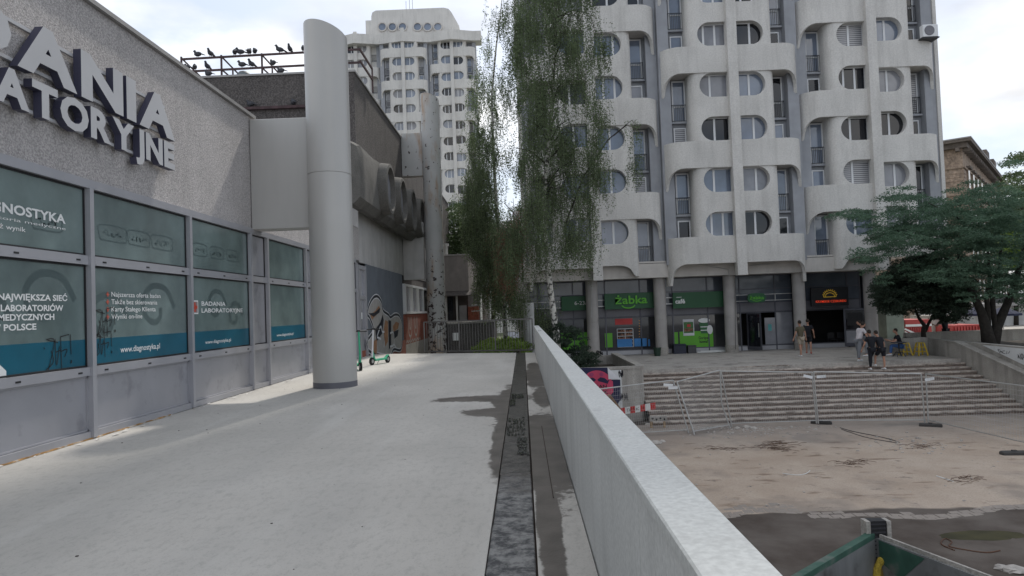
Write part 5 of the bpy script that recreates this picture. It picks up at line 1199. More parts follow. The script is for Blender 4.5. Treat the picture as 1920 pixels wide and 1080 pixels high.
# open container, lower right
zc = -1.3; c0 = Vector(G(1638, 998, zc)); cl_ = Vector(G(1490, 1085, zc)); cr_ = Vector(G(1870, 1085, zc))
dl_ = (cl_-c0).normalized(); dr_ = (cr_-c0).normalized()
sk = thing('open_container', 'open green and grey steel container with a striped corner post at bottom right', 'container', (c0.x, c0.y-1, PLZ))
def skwall(d, ln, inner, name, mat, zt, th=.05, zb=PLZ):
    p, q = c0.copy(), c0+d*ln; nn = inner*th; m = MB()
    m.loft([[(p.x, p.y, zb), (q.x, q.y, zb), (q.x+nn.x, q.y+nn.y, zb), (p.x+nn.x, p.y+nn.y, zb)], [(p.x, p.y, zt), (q.x, q.y, zt), (q.x+nn.x, q.y+nn.y, zt), (p.x+nn.x, p.y+nn.y, zt)]]); return m.build(name, mat, sk)
skwall(dl_, 2.6, dr_, 'side_wall', skip_grey, zc-.05); skwall(dr_, 3.6, dl_, 'end_wall', skip_grey, zc-.04)
m = MB(); m.bar(c0+dl_*.08+Vector((0, 0, -.02)), c0+dl_*2.6+Vector((0, 0, -.02)), .09, .07); m.build('top_rim', skip_green, sk)
m = MB(); m.bar(c0+dr_*.1+Vector((0, 0, -.02)), c0+dr_*3.6+Vector((0, 0, -.02)), .03, .05); m.build('top_rim', conc_old, sk)
e0, e1 = c0+dr_*.1+dl_*.055, c0+dr_*.75+dl_*.055
m = MB(); m.add([(e0.x, e0.y, zc-.05), (e1.x, e1.y, zc-.06), (e0.x+dr_.x*.3, e0.y+dr_.y*.3, zc-.42), (e0.x, e0.y, zc-.3)], [(0, 1, 2, 3)]); m.build('green_paint_patch', skip_green, sk)
for k, (o1, o2, mt) in enumerate(((-.13, -.08, conc_old), (-.08, .12, black_m), (.12, .17, conc_old))):
    m = MB(); m.box(c0.x+o1, c0.y-.10+(.02 if k == 1 else 0), PLZ+.3, c0.x+o2, c0.y+.05, zc+.16); m.build('corner_post', mt, sk)
m = MB()
for j in range(24): m.box(c0.x-.075, c0.y-.093, zc+.13-j*.05, c0.x+.115, c0.y-.079, zc+.115-j*.05)
m.build('post_ribs', M('post_ribs', (.03, .03, .035), .7), sk)
m = MB(); m.box(c0.x+.2, c0.y-.18, zc-.34, c0.x+.36, c0.y-.06, zc-.26); m.build('bracket', galv, sk)
fy_ = thing('foam_ring', 'yellow weathered foam lump hanging on the container corner post', 'foam', (c0.x, c0.y-.2, zc-.7))
m = MB(); n = 18; rg = []
for k in range(n): 
    a = 2*pi*k/n; j = random.uniform(.85, 1.12); cxx = c0.x+.02+.085*math.sin(a)*j; czz = zc-.50+.21*math.cos(a)*j; r_ = .045*random.uniform(.8, 1.25)
    rg.append([(cxx+r_*math.cos(t)*math.sin(a), c0.y-.15+r_*math.sin(t), czz+r_*math.cos(t)*math.cos(a)) for t in [2*pi*i/8 for i in range(8)]])
m.loft(rg+[rg[0]], cap=False); m.build('foam_lump', foam_y, fy_, True)
m = MB(); m.ell((c0.x+.02, c0.y-.13, zc-.52), (.07, .05, .17), 10, 8); m.build('foam_core', M('foam_core', (.25, .17, .04), .95, var=.5, vs=20), fy_, True)
q = G(1890, 1050, PLZ)
for (px, py), r_ in (((1880, 1068), .15), ((1900, 1072), .2)): q = G(px, py, PLZ); tag(chunk(q[0], q[1], r_, '', fl=.5), 'pale rubble lump %s in the bottom right corner' % ('farther left' if px < 1890 else 'nearest the edge'), 'rubble')
m = MB(); q = G(1843, 1003, PLZ+.02); n = 20; m.add([(q[0]+.95*math.cos(2*pi*k/n)*random.uniform(.8, 1), q[1]+.32*math.sin(2*pi*k/n)*random.uniform(.8, 1), PLZ+.012) for k in range(n)], [tuple(range(n))]); stuff(tag(m.build('moss_patch', M('moss', (.055, .05, .02), 1, var=.4)), 'mossy olive damp patch on the dark ground', 'moss'))

# ================================================================== VEGETATION
def leafmesh(name, C, Lh, Wd, mat, parent, droop=.5, seed=1):
    r = np.random.default_rng(seed); n = len(C); C = np.asarray(C, float)
    d = r.normal(size=(n, 3)); d[:, 2] = d[:, 2]*.5-droop; d /= np.linalg.norm(d, axis=1)[:, None]
    u = np.cross(d, r.normal(size=(n, 3))); u /= np.linalg.norm(u, axis=1)[:, None]+1e-9
    l = (Lh*r.uniform(.6, 1.3, n))[:, None]; w = (Wd*r.uniform(.6, 1.3, n))[:, None]
    V = np.stack([C, C+d*l*.45+u*w*.5, C+d*l, C+d*l*.45-u*w*.5], 1).reshape(-1, 3)
    me = bpy.data.meshes.new(name); me.vertices.add(4*n); me.vertices.foreach_set('co', V.ravel().astype('f'))
    me.loops.add(4*n); me.loops.foreach_set('vertex_index', np.arange(4*n, dtype='i')); me.polygons.add(n)
    me.polygons.foreach_set('loop_start', np.arange(0, 4*n, 4, dtype='i')); me.polygons.foreach_set('loop_total', np.full(n, 4, 'i'))
    me.materials.append(mat); me.update(calc_edges=True); return link(name, me, parent)
def trunk(name, pts, rad, mat, parent, n=10): m = MB(); m.tube(pts, rad, n); return m.build(name, mat, parent, True)
def blobs_pts(blobs, n, Y0, dY, r):
    w = np.array([b[2]*b[3]*(b[4] if len(b) > 4 else 1) for b in blobs], float); w /= w.sum(); out = []
    idx = r.choice(len(blobs), n, p=w)
    for i in idx:
        b = blobs[i]
        while True:
            a, c = r.uniform(-1, 1, 2)
            if a*a+c*c < 1: break
        y = Y0+np.clip(r.normal(), -2, 2)*dY*.5; out.append(P(b[0]+a*b[2], b[1]+c*b[3], y))
    return np.array(out)
def strands(blobs, n, Y0, dY, seed, lmin, lmax, step=.035, spread=.045, zmin=-1.2):
    """hanging shoots: each a chain of leaves below its origin"""
    r = np.random.default_rng(seed); nc = max(12, n//38); cc = blobs_pts(blobs, nc, Y0, dY, r); sz = r.uniform(.12, .42, nc)
    pk = r.integers(0, nc, n); o = cc[pk]+r.normal(size=(n, 3))*sz[pk][:, None]*[1, 1, 1.3]; k3 = r.uniform(size=n) < .3; o[k3] = blobs_pts(blobs, int(k3.sum()), Y0, dY, r); L_ = []; tw = MB()
    for p in o:
        ln = r.uniform(lmin, lmax); k = int(ln/step); sx, sy = r.normal(0, .10, 2); t = np.arange(k)*step
        q = np.stack([p[0]+sx*t/ln+.03*np.sin(t*3+p[0]*9), p[1]+sy*t/ln+.03*np.cos(t*2.3+p[1]*5), p[2]-t], 1)
        q = q[q[:, 2] > zmin]
        if len(q) < 3: continue
        L_.append(q+r.normal(0, spread, q.shape)*[1, 1, .4])
        e = q[-1]; tw.add([(p[0]-.004, p[1], p[2]), (p[0]+.004, p[1], p[2]), (e[0]+.002, e[1], e[2]), (e[0]-.002, e[1], e[2])], [(0, 1, 2, 3)])
    return np.concatenate(L_), tw
YBI = 31.0
b1 = thing('birch_tree', 'tall weeping birch with white bark and dense hanging leaves rising behind the parapet', 'tree', (1.75, YBI, -1.5))
def bp(px, py, y=YBI): return tuple(P(px, py, y))
tp = [(1049, 700), (1043, 625), (1034, 560), (1027, 500), (1021, 440), (1020, 370), (1028, 290), (1035, 200), (1040, 100), (1042, 0), (1040, -90), (1036, -170)]
trunk('trunk', [bp(*p) for p in tp], [.17, .155, .14, .125, .12, .11, .1, .085, .07, .05, .03, .012], bark_white, b1)
bmain = [(943, 230, 18, 130, .42), (1142, 110, 12, 22, .6), (1128, 300, 18, 30, .6), (1118, 250, 18, 24, .5), (960, 120, 14, 60, .35), (1095, 455, 24, 22, .7), (1120, 60, 24, 40, .35), (1128, 180, 18, 50, .35), (962, 450, 24, 50, .8), (950, 520, 22, 40, .5), (1035, 10, 78, 60), (1045, 100, 88, 80), (1050, 210, 84, 85), (1045, 310, 82, 75), (1045, 400, 76, 65), (1000, 452, 74, 44), (985, 60, 24, 70), (988, 180, 20, 80, .8), (992, 300, 22, 80, .8), (1185, 245, 20, 28, .9), (1195, 290, 14, 25, .8), (1080, 440, 30, 30, .8), (985, 530, 34, 36, .6), (1110, 350, 30, 40, .6), (1030, -80, 62, 70), (1030, -150, 40, 50, .8)]
rb = random.Random(5)
m = MB()
for i in range(46):
    t = rb.uniform(.35, .97)*(len(tp)-1); i0 = int(t); f = t-i0; a = Vector(bp(*tp[i0])).lerp(Vector(bp(*tp[min(i0+1, len(tp)-1)])), f)
    ang = rb.uniform(0, 2*pi); rr_ = rb.uniform(.8, 1.7)*(1 if i0 < 9 else .5); e = a+Vector((math.cos(ang)*rr_, math.sin(ang)*rr_*.6, rb.uniform(.3, 1.1))); mid = a.lerp(e, .5)+Vector((0, 0, .25)); dn = e+Vector((math.cos(ang)*.3, 0, -.9))
    m.tube([a, mid, e, dn], [.045, .03, .016, .004], 5)
br_ = [bp(1060, 420), bp(1095, 330), bp(1140, 262), bp(1185, 225), bp(1200, 250)]
m.tube(br_, [.05, .04, .03, .016, .005], 6); m.tube([bp(1150, 255), bp(1175, 235), bp(1190, 240)], [.02, .014, .005], 5)
m.build('branches', bark_dark, b1)
pts, tw = strands(bmain, 5400, YBI, 3.0, 11, .3, 1.5, .04, .06); leafmesh('crown', pts, .078, .052, leaf_birch, b1, seed=2); stuff(tw.build('hanging_shoots', bark_dark, b1))
b2 = thing('birch_tree', 'slimmer weeping birch with reddish withered shoots left of the larger birch', 'tree', (-1.0, 35.5, -1.35))
Y2 = 35.5
tp2 = [(948, 640), (945, 560), (938, 470), (930, 380), (925, 280), (922, 180), (930, 90), (940, 10), (945, -40)]
trunk('trunk', [bp(*p, Y2) for p in tp2], [.13, .12, .11, .095, .08, .06, .045, .025, .01], bark_white, b2)
bl2 = [(902, 330, 26, 50, .8), (912, 430, 46, 50, 1), (930, 510, 44, 50, 1), (885, 390, 20, 50, .9), (925, 50, 16, 34, .35), (945, 20, 14, 40, .35), (912, 120, 18, 45, .55), (908, 200, 24, 50, .7), (900, 290, 26, 50), (897, 350, 28, 45), (905, 380, 26, 50), (915, 440, 32, 45), (930, 500, 34, 40), (935, 560, 26, 30), (940, 240, 14, 60, .10), (940, 140, 12, 40, .15), (970, 575, 30, 22, .9), (1000, 590, 36, 16, .7)]
pts, tw = strands(bl2, 3900, Y2, 2.4, 13, .3, 1.3, .045, .06); leafmesh('crown', pts, .08, .054, leaf_birch, b2, seed=3); stuff(tw.build('hanging_shoots', bark_dark, b2))
pts, tw = strands([(958, 450, 16, 45), (968, 430, 12, 35, .7), (940, 470, 12, 40, .6), (965, 500, 10, 20, .5)], 650, 32.2, .8, 14, .4, 1.4, .04); leafmesh('withered_leaves', pts, .06, .035, leaf_dead, b2, seed=4)
m = MB(); m.tube([bp(955, 420, 34), bp(964, 396, 34), bp(962, 372, 34)], [.03, .02, .01], 5); m.tube([bp(945, 380, 34), bp(972, 410, 34), bp(975, 480, 34)], [.02, .016, .01], 5); m.build('branches', bark_dark, b2)

def clumps(blobs, ncl, per, Y0, dY, seed, rx, rz, rng_=1):
    r = np.random.default_rng(seed); o = blobs_pts(blobs, ncl, Y0, dY, r); out = []
    for p in o:
        a = r.uniform(0, 2*pi, per); q = np.sqrt(r.uniform(0, 1, per))*rx*r.uniform(.6, 1.2); x = q*np.cos(a); y = q*np.sin(a)
        z = -((q/rx)**2)*rz*.9+r.normal(0, rz*.22, per); out.append(np.stack([p[0]+x, p[1]+y, p[2]+z], 1))
    return np.concatenate(out)
# big locust on the right
YL = 32.6
lc = thing('locust_tree', 'large spreading locust tree with feathery foliage and forked dark trunk at right', 'tree', (21.7, YL, -.85))
lp = lambda px, py, y=YL: tuple(P(px, py, y))
for nm, ps, rs in (('trunk', [(1856, 652), (1850, 620), (1840, 585), (1826, 555), (1810, 520), (1795, 470)], [.34, .26, .19, .16, .12, .05]), ('limb', [(1862, 650), (1870, 612), (1884, 580), (1900, 545), (1915, 490), (1925, 430)], [.27, .22, .18, .14, .1, .04]), ('limb', [(1852, 622), (1853, 590), (1850, 560), (1856, 520), (1850, 450)], [.13, .12, .11, .08, .04]), ('limb', [(1868, 625), (1862, 580), (1860, 545), (1874, 500), (1880, 430)], [.13, .12, .10, .07, .03]), ('limb', [(1810, 520), (1770, 480), (1720, 445), (1660, 425)], [.10, .07, .05, .015]), ('limb', [(1850, 470), (1800, 410), (1740, 380)], [.07, .05, .015])):
    trunk(nm, [lp(*p) for p in ps], rs, bark_dark, lc)
bl = [(1600, 402, 40, 10, 1.0), (1630, 475, 26, 16, .8), (1820, 470, 60, 50), (1645, 510, 20, 22, .7), (1655, 425, 45, 25), (1660, 455, 35, 22, .8), (1688, 362, 42, 14, .9), (1725, 395, 62, 32), (1715, 445, 60, 30), (1780, 430, 78, 50), (1845, 395, 66, 48), (1880, 380, 40, 40), (1895, 460, 66, 66), (1835, 520, 60, 40), (1905, 540, 40, 26, .8), (1760, 500, 60, 28), (1905, 300, 18, 14, .35), (1985, 420, 60, 100), (1960, 540, 50, 50), (1810, 350, 30, 14, .6), (1815, 548, 30, 16, .6)]
leafmesh('crown', clumps(bl, 1150, 130, YL, 3.6, 21, .55, .16), .11, .042, leaf_rob, lc, droop=.25, seed=5)
dt = thing('small_dark_tree', 'small dark round tree with crooked forked trunk below the locust', 'tree', (20.6, 35.4, TER))
for nm, ps, rs in (('trunk', [(1733, 640), (1731, 622), (1733, 610), (1722, 595), (1714, 575)], [.13, .11, .10, .07, .03]), ('limb', [(1734, 622), (1742, 605), (1752, 588), (1755, 565)], [.09, .07, .05, .02])): trunk(nm, [lp(*p, 35.4) for p in ps], rs, bark_dark, dt)
bd = [(1700, 535, 55, 34), (1750, 550, 55, 32), (1680, 565, 36, 22), (1790, 545, 36, 36), (1725, 500, 50, 24), (1660, 540, 22, 28, .8), (1770, 585, 40, 14, .8)]
leafmesh('crown', clumps(bd, 800, 110, 35.2, 2.6, 22, .4, .2), .10, .06, leaf_dark, dt, droop=.3, seed=6)
# shrub in the planter
sh = thing('planter_shrub', 'dark leafy shrub filling the planter beside the birch trunk', 'shrub', (2.2, 31.5, -1.5))
leafmesh('foliage', clumps([(1068, 650, 34, 38), (1095, 672, 26, 18), (1050, 625, 16, 24), (1075, 620, 16, 14, .6), (1120, 668, 14, 10, .4)], 170, 90, 31.3, 2.2, 23, .22, .14), .08, .045, leaf_dark, sh, droop=.1, seed=7)
m = MB()
for i in range(9): a = Vector((2.2+random.uniform(-.5, .5), 31.4+random.uniform(-.4, .4), -1.5)); m.tube([a, a+Vector((random.uniform(-.3, .3), random.uniform(-.2, .2), 1.0))], [.02, .006], 5)
m.build('stems', bark_dark, sh)
# undergrowth behind the gate, sunlit brightness put into the leaf colour
ug = leafmesh('undergrowth', clumps([(935, 645, 34, 12), (915, 652, 26, 8), (965, 640, 24, 10), (990, 650, 10, 10)], 260, 70, 36, 8, 24, .3, .15), .09, .06, leaf_bright, None, droop=0, seed=8); stuff(tag(ug, 'yellow-green undergrowth behind the bar fence, sunlit brightness put into its leaf colour', 'undergrowth'))
def roundtree(label, blobs, Y, dY, trpx, mat, seed, ncl=200, per=110, rx=.8, lz=.16, lw=.11, name='leafy_tree'):
    q = P(*trpx[0], Y); t_ = thing(name, label, 'tree', tuple(q)); trunk('trunk', [P(*p, Y) for p in trpx], [.22, .18, .1, .04][:len(trpx)], bark_dark, t_)
    leafmesh('crown', clumps(blobs, ncl, per, Y, dY, seed, rx, rx*.4), lz, lw, mat, t_, droop=.2, seed=seed)
roundtree('rounded green tree in the yard between the second column and the birch', [(860, 420, 34, 44), (885, 450, 34, 36), (845, 460, 24, 30), (900, 410, 16, 26)], 62, 5, [(868, 600), (868, 540), (866, 470), (866, 430)], leaf_mid, 31, 260, 120)
roundtree('dark green tree directly behind the annex roof', [(900, 500, 36, 40), (930, 470, 30, 40), (955, 520, 30, 46)], 66, 5, [(925, 610), (925, 540), (925, 500), (925, 470)], leaf_mid, 32, 260, 120)
roundtree('shaded tree filling the gap left of the shops behind the larger birch', [(990, 480, 30, 60), (1000, 400, 26, 50), (985, 560, 30, 40)], 70, 4, [(990, 620), (990, 560), (990, 500), (990, 430)], leaf_mid, 33, 260, 120)
roundtree('yellow-green tree seen through the locust at the right edge', [(1905, 455, 34, 44), (1880, 430, 20, 20, .6)], 60, 4, [(1905, 620), (1905, 560), (1905, 500), (1905, 460)], leaf_bright, 34, 150, 110)
roundtree('thin-leaved tree reaching into the right edge of the sky', [(1908, 345, 24, 24, .6), (1915, 300, 20, 14, .4), (1895, 390, 28, 24)], 48, 4, [(1935, 640), (1930, 520), (1920, 430), (1912, 350)], leaf_mid, 35, 90, 90)

# ================================================================== RIGHT BACKGROUND
te = thing('old_tenement', 'weathered ornate brick and stone tenement with heavy cornice at right', 'building', (45, 75, TER))
DT = 74.0; cn = P(1803, 262, DT); zt = cn[2]; ad = math.radians(39); dv2 = Vector((math.sin(ad), math.cos(ad), 0)); nv2 = Vector((math.cos(ad), -math.sin(ad), 0)); C0 = Vector((cn[0], cn[1], 0)); WL = 46; LF = -nv2
def tq(s_, t_, z): p = C0+dv2*s_+LF*t_; return (p.x, p.y, z)   # s along long front, t along short end
def tbox(s0, s1, t0, t1, z0, z1, name, mat, par=te, mb=None):
    m = mb or MB(); m.loft([[tq(s0, t0, z), tq(s1, t0, z), tq(s1, t1, z), tq(s0, t1, z)] for z in (z0, z1)])
    return None if mb else m.build(name, mat, par)
tbox(0, WL, 0, 16, TER, zt-.9, 'wall', sandstone); tbox(-.9, WL, -.9, 16, zt-.35, zt-.05, 'cornice', sandstone_dark); tbox(-.5, WL, -.5, 16, zt-.9, zt-.35, 'cornice', sandstone_dark); tbox(-.95, WL, -.95, 16, zt-.05, zt+.08, 'roof_edge', trim)
tbox(-.25, WL, -.25, 16, zt-5.9, zt-5.55, 'string_course', sandstone); tbox(-.15, WL, -.15, 16, zt-3.0, zt-2.8, 'string_course', sandstone)
for i in range(30): s_ = .3+i*1.5; tbox(s_, s_+.35, -.75, 0, zt-1.25, zt-.9, 'bracket', sandstone_dark)
for i in range(9): t_0 = .2+i*1.6; tbox(-.75, 0, t_0, t_0+.35, zt-1.25, zt-.9, 'bracket', sandstone_dark)
for k in range(16):
    z = zt-3.2-k*.42
    if abs(z-(zt-5.7)) > .4: tbox(-.06, 1.6, -.06, 3.2, z-.34, z, 'quoin_stone', sandstone)
for fl in range(5):
    for i in range(11):
        s_ = 2.6+i*3.9; z = zt-3.0-4.0*fl-1.9
        if z < 0: continue
        f = tbox(s_-.2, s_+1.4, -.16, 0, z-.1, z+2.15, 'window_surround', sandstone); tbox(s_-.35, s_+1.55, -.4, 0, z+2.15, z+2.4, 'pediment', sandstone_dark, f); tbox(s_, s_+1.2, -.175, 0, z+.05, z+2.0, 'glass_pane', g_dark, f)
for i, s_ in enumerate((14, 22)): tbox(s_, s_+3, -.9, 2, zt+.08, zt+1.0, 'dormer', sandstone_dark)
m = MB(); m.box(30, 70, TER, 120, 90, 12); 
# kiosks, containers, pale wall
def bx3(q0, q1, Y, dep, mat, name, label, cat, z0=TER):
    a = P(q0[0], q0[1], Y); b = P(q1[0], q1[1], Y); m = MB(); m.box(a[0], Y, z0, b[0], Y+dep, a[2]); o = m.build(name, mat); return tag(o, label, cat)
bx3((1660, 560), (1697, 640), 45, 3, M('pale_green_wall', (.22, .26, .22), .8), 'pale_kiosk', 'pale green kiosk wall right of the tower corner', 'kiosk')
rc = thing('red_container', 'red ribbed shipping container with white stripe left of the small tree trunk', 'container', (22, 46, TER)); a = P(1697, 600, 46); b = P(1748, 640, 46)
m = MB(); m.box(a[0], 46, TER, b[0], 48.4, a[2]); m.build('container_body', red_cont, rc)
m = MB(); m.box(a[0], 45.95, a[2]-.45, b[0], 45.998, a[2]-.3); m.build('white_stripe', white_text, rc)
for i in range(10): x = a[0]+.2+(b[0]-a[0]-.4)*i/9; m = MB(); m.box(x-.05, 45.93, TER, x+.05, 45.999, a[2]-.5); m.build('rib', red_cont, rc)
m = MB(); m.bar(P(1697, 617, 45.5), P(1748, 640, 45.5), .10); m.bar(P(1697, 622, 45.4), P(1744, 645, 45.4), .06); m.build('white_handrail', white_text, rc)
rc = thing('red_container', 'red ribbed container with yellow box between the dark trunks', 'container', (27, 50, TER)); a = P(1785, 610, 50); b = P(1842, 640, 50)
m = MB(); m.box(a[0], 50, TER, b[0], 52.4, a[2]); m.build('container_body', red_cont, rc)
for i in range(9): x = a[0]+.2+(b[0]-a[0]-.4)*i/8; m = MB(); m.box(x-.06, 49.9, TER, x+.06, 49.999, a[2]-.1); m.build('rib', red_cont, rc)
m = MB(); qq = P(1852, 632, 49); m.box(qq[0]-.25, 48.9, qq[2]-.3, qq[0]+.25, 49.2, qq[2]+.2); m.build('yellow_box', yellow_p, rc)
bx3((1748, 592), (1785, 640), 52, 3, conc_old, 'grey_kiosk', 'grey kiosk wall between the two red containers', 'kiosk')
wb = thing('white_pavilion', 'low white pavilion with windows at the right edge behind the trees', 'building', (36, 58, TER)); a = P(1838, 575, 60); b = P(2150, 640, 60)
m = MB(); m.box(a[0], 60, TER, b[0], 70, a[2]); m.build('wall', M('pavilion_white', (.45, .45, .44), .8, streak=.2), wb)
for i in range(4): x = a[0]+1.2+i*2.6; m = MB(); m.box(x, 59.95, .4, x+1.6, 60.05, 1.4); m.build('window', g_dark, wb)
m = MB(); m.box(a[0]-.3, 59.2, a[2]+.002, b[0], 70, a[2]+.25); m.build('roof_slab', trim, wb)
for i, (px, w) in enumerate(((1830, 2.2), (1880, 2.4))):
    q = P(px, 588, 52); t_ = thing('market_parasol', ['navy parasol left of the forked trunk', 'navy parasol seen through the right fork of the trunk'][i], 'parasol', (q[0], 52, TER)); m = MB(); m.cyl(q[0], 52, TER, q[2]+.3, .03, n=8); m.build('pole', galv, t_)
    m = MB(); n = 8; m.loft([[(q[0]+r*math.cos(2*pi*k/n), 52+r*math.sin(2*pi*k/n), q[2]+z) for k in range(n)] for r, z in ((w/2, -.15), (w/2, 0), (.08, .5))]); m.build('canopy', M('navy_canopy', (.015, .02, .05), .9) if i == 0 else MAT['navy_canopy'], t_)

# ================================================================== PEOPLE
dg = None
def skinmesh(chains, name, mat, sub=1):
    """chains: list of [(xyz, r), ...]; the first point of a chain equal to an existing one is shared"""
    V = []; E_ = []; R_ = []
    def vid(p, r):
        for i, q in enumerate(V):
            if (Vector(q)-Vector(p)).length < 1e-4: return i
        V.append(tuple(p)); R_.append(r if isinstance(r, tuple) else (r, r)); return len(V)-1
    for c in chains:
        last = None
        for p, r in c:
            i = vid(p, r)
            if last is not None and last != i: E_.append((last, i))
            last = i
    me = bpy.data.meshes.new(name); me.from_pydata(V, E_, []); o = bpy.data.objects.new(name, me); COL.objects.link(o)
    mo = o.modifiers.new('s', 'SKIN'); ms = o.modifiers.new('d', 'SUBSURF'); ms.levels = sub; ms.render_levels = sub
    for i, r in enumerate(R_): me.skin_vertices[0].data[i].radius = r; me.skin_vertices[0].data[i].use_root = (i == 0)
    bpy.context.view_layer.update(); d = bpy.context.evaluated_depsgraph_get(); nm = bpy.data.meshes.new_from_object(o.evaluated_get(d)); bpy.data.objects.remove(o)
    nm.materials.clear(); nm.materials.append(mat); nm.polygons.foreach_set('use_smooth', [True]*len(nm.polygons)); nm.name = name; return nm
def person(x, y, z, face, label, shirt, legs, shoe, H=1.78, lean=0.0, knee=(0, 0), step=(0, 0), arms=((.05, .05), (.05, .05)), shorts=False, seated=False, twist=0, headdown=.0, sleeves=True, base=(0, 0)):
    """local frame: +y is where the figure looks"""
    k = H/1.78; t_ = thing('person', label, 'person', (x, y, z)); hipz = .93
    M4 = Matrix.Translation((x, y, z)) @ Matrix.Rotation(face, 4, 'Z') @ Matrix.Scale(k, 4)
    hz = .47 if seated else hipz
    sp = lambda h, f=0: (0, math.sin(lean)*(h)+f, hz+math.cos(lean)*h)
    pel, wai, che, nek, hd0, hd1 = sp(0), sp(.16), sp(.38), sp(.56), sp(.62, .015+headdown*.5), sp(.76, .03+headdown)
    def joint(sx):
        hip = (sx*.09, 0, hz-.02); i = 0 if sx < 0 else 1
        if seated: kn = (sx*.13, .42, hz+.02); an = (sx*.13, .40+step[i], .09+base[i])
        else:
            f = step[i]; up_ = knee[i]; kn = (sx*.10, f*.55+up_*.5, .50+up_*.1+base[i]*.4); an = (sx*.10, f, .09+base[i])
        return hip, kn, an
    chains = [[(pel, (.115, .10)), (wai, (.105, .085)), (che, (.13, .10)), (nek, (.06, .055)), (hd0, (.055, .06))]]
    legc = []; feet = []
    for sx in (-1, 1):
        h, kn, an = joint(sx); mid = tuple((a+b)/2 for a, b in zip(kn, an)); chains.append([(pel, (.115, .10)), (h, .085), (kn, .055), ((mid[0], mid[1]-.015, mid[2]+.06), .052), (an, .035), ((an[0], an[1]+.13, an[2]-.05), .03)])
        legc.append((h, kn, an)); feet.append(an)
    armc = []; hands = []
    for i, sx in enumerate((-1, 1)):
        fw_, out = arms[i]; s0 = (sx*.17, che[1]+math.sin(lean)*.12, che[2]+math.cos(lean)*.13)
        el = (sx*(.20+out*.6), s0[1]+fw_*.35-.02, s0[2]-.29); 
        if fw_ > .45: wr = (el[0]-sx*.05, el[1]+.24, el[2]+.08)
        else: wr = (el[0]+sx*out*.3, el[1]+fw_*.6+.04, el[2]-.25)
        chains.append([(che, (.13, .10)), (s0, .06), (el, .040), (wr, .026)]); armc.append((s0, el)); hands.append((el, wr))
    body = skinmesh(chains, 'body', skin_m)
    # head, face and hands joined into the same body mesh
    mb = MB(); hc = Vector(hd1)
    mb.ell(hc, (.077, .098, .118), 14, 10); mb.ell(hc+Vector((0, .10, -.01)), (.013, .022, .022), 6, 5); mb.ell(hc+Vector((0, .085, -.06)), (.026, .012, .008), 6, 4)
    for sx in (-1, 1): mb.ell(hc+Vector((sx*.078, .0, -.005)), (.012, .022, .032), 6, 5)
    mb.tube([hd0, hd1], [.055, .06], 10)
    for (el, wr) in hands:
        d = (Vector(wr)-Vector(el)).normalized(); sd_ = d.cross(Vector((1, 0, .01))).normalized(); w0 = Vector(wr); mb.tube([w0-d*.01, w0+d*.04, w0+d*.085], [.026, .036, .034], 8)
        for j in range(4):
            b_ = w0+d*.08+sd_*(-.027+.018*j); ln = (.06, .07, .065, .05)[j]; mb.tube([b_, b_+d*ln*.55, b_+d*ln+Vector((-.012*(1 if w0.x > 0 else -1), 0, 0))], [.009, .008, .006], 5)
        b_ = w0+d*.03+sd_*.03; mb.tube([b_, b_+sd_*.025+d*.03, b_+sd_*.03+d*.06], [.011, .010, .007], 5)
    mm = mb.mesh('tmp', skin_m, True); import bmesh; bm = bmesh.new(); bm.from_mesh(body); bm.from_mesh(mm); bm.to_mesh(body); bm.free(); body.transform(M4); link('body', body, t_)
    # hair, eyes
    m = MB(); m.ell(hc+Vector((0, -.018, .028)), (.086, .100, .108), 14, 8); o = m.mesh('hair', hair_m, True); o.transform(M4); link('hair', o, t_)
    m = MB()
    for sx in (-1, 1): m.ell(hc+Vector((sx*.032, .088, .012)), (.012, .01, .008), 6, 4)
    o = m.mesh('eyes', black_m, True); o.transform(M4); link('eyes', o, t_)
    # shirt
    hemz = sp(-.06)
    ch = [[(hemz, (.150, .125)), (wai, (.135, .115)), (che, (.155, .125)), (sp(.50), (.10, .085))]]
    for (s0, el) in armc:
        e2 = tuple(a+(b-a)*.62 for a, b in zip(s0, el)); ch.append([(che, (.155, .125)), (s0, .085), (e2, .068)])
    sm = skinmesh(ch, 'shirt', shirt); sm.transform(M4); link('shirt', sm, t_)
    ch = []
    for sx, (h, kn, an) in zip((-1, 1), legc):
        pp0 = tuple(pel); e = tuple(a+(b-a)*.82 for a, b in zip(h, kn)) if shorts else None
        ch.append([(pp0, (.135, .115)), (h, .112), (e, .092)] if shorts else [(pp0, (.135, .115)), (h, .108), (kn, .078), ((an[0], an[1]-.01, an[2]+.02), .062)])
    sm = skinmesh(ch, 'trousers' if not shorts else 'shorts', legs); sm.transform(M4); link('shorts' if shorts else 'trousers', sm, t_)
    for an in feet:
        m = MB(); rg = []
        for yy_, w, h_ in ((-.07, .032, .07), (-.02, .042, .10), (.06, .046, .085), (.14, .048, .055), (.19, .03, .035)):
            rg.append([(an[0]+w*math.cos(a), an[1]+yy_, an[2]-.085+max(0, h_*.5+h_*.5*math.sin(a))) for a in [2*pi*j/8 for j in range(8)]])
        m.loft(rg); o = m.mesh('shoe', shoe, True); o.transform(M4); link('shoe', o, t_)
    return t_
def gp3(px, py, z): q = G(px, py, z); return q[0], q[1], z
x, y, z = gp3(1503, 669, TER); person(x, y, z, math.radians(15), 'person in olive T-shirt and beige shorts walking away across the terrace', olive, beige, shoe_w, 1.80, shorts=True, step=(-.12, .2), arms=((.1, .12), (-.05, .1)), lean=.03)
x, y, z = gp3(1517, 663, TER); person(x, y, z, math.radians(-20), 'person in black T-shirt and black shorts beside the one in olive', blk_cloth, blk_cloth, M('red_shoe', (.4, .08, .06), .7), 1.80, shorts=True, step=(.25, -.15), arms=((.1, .1), (.1, .1)))
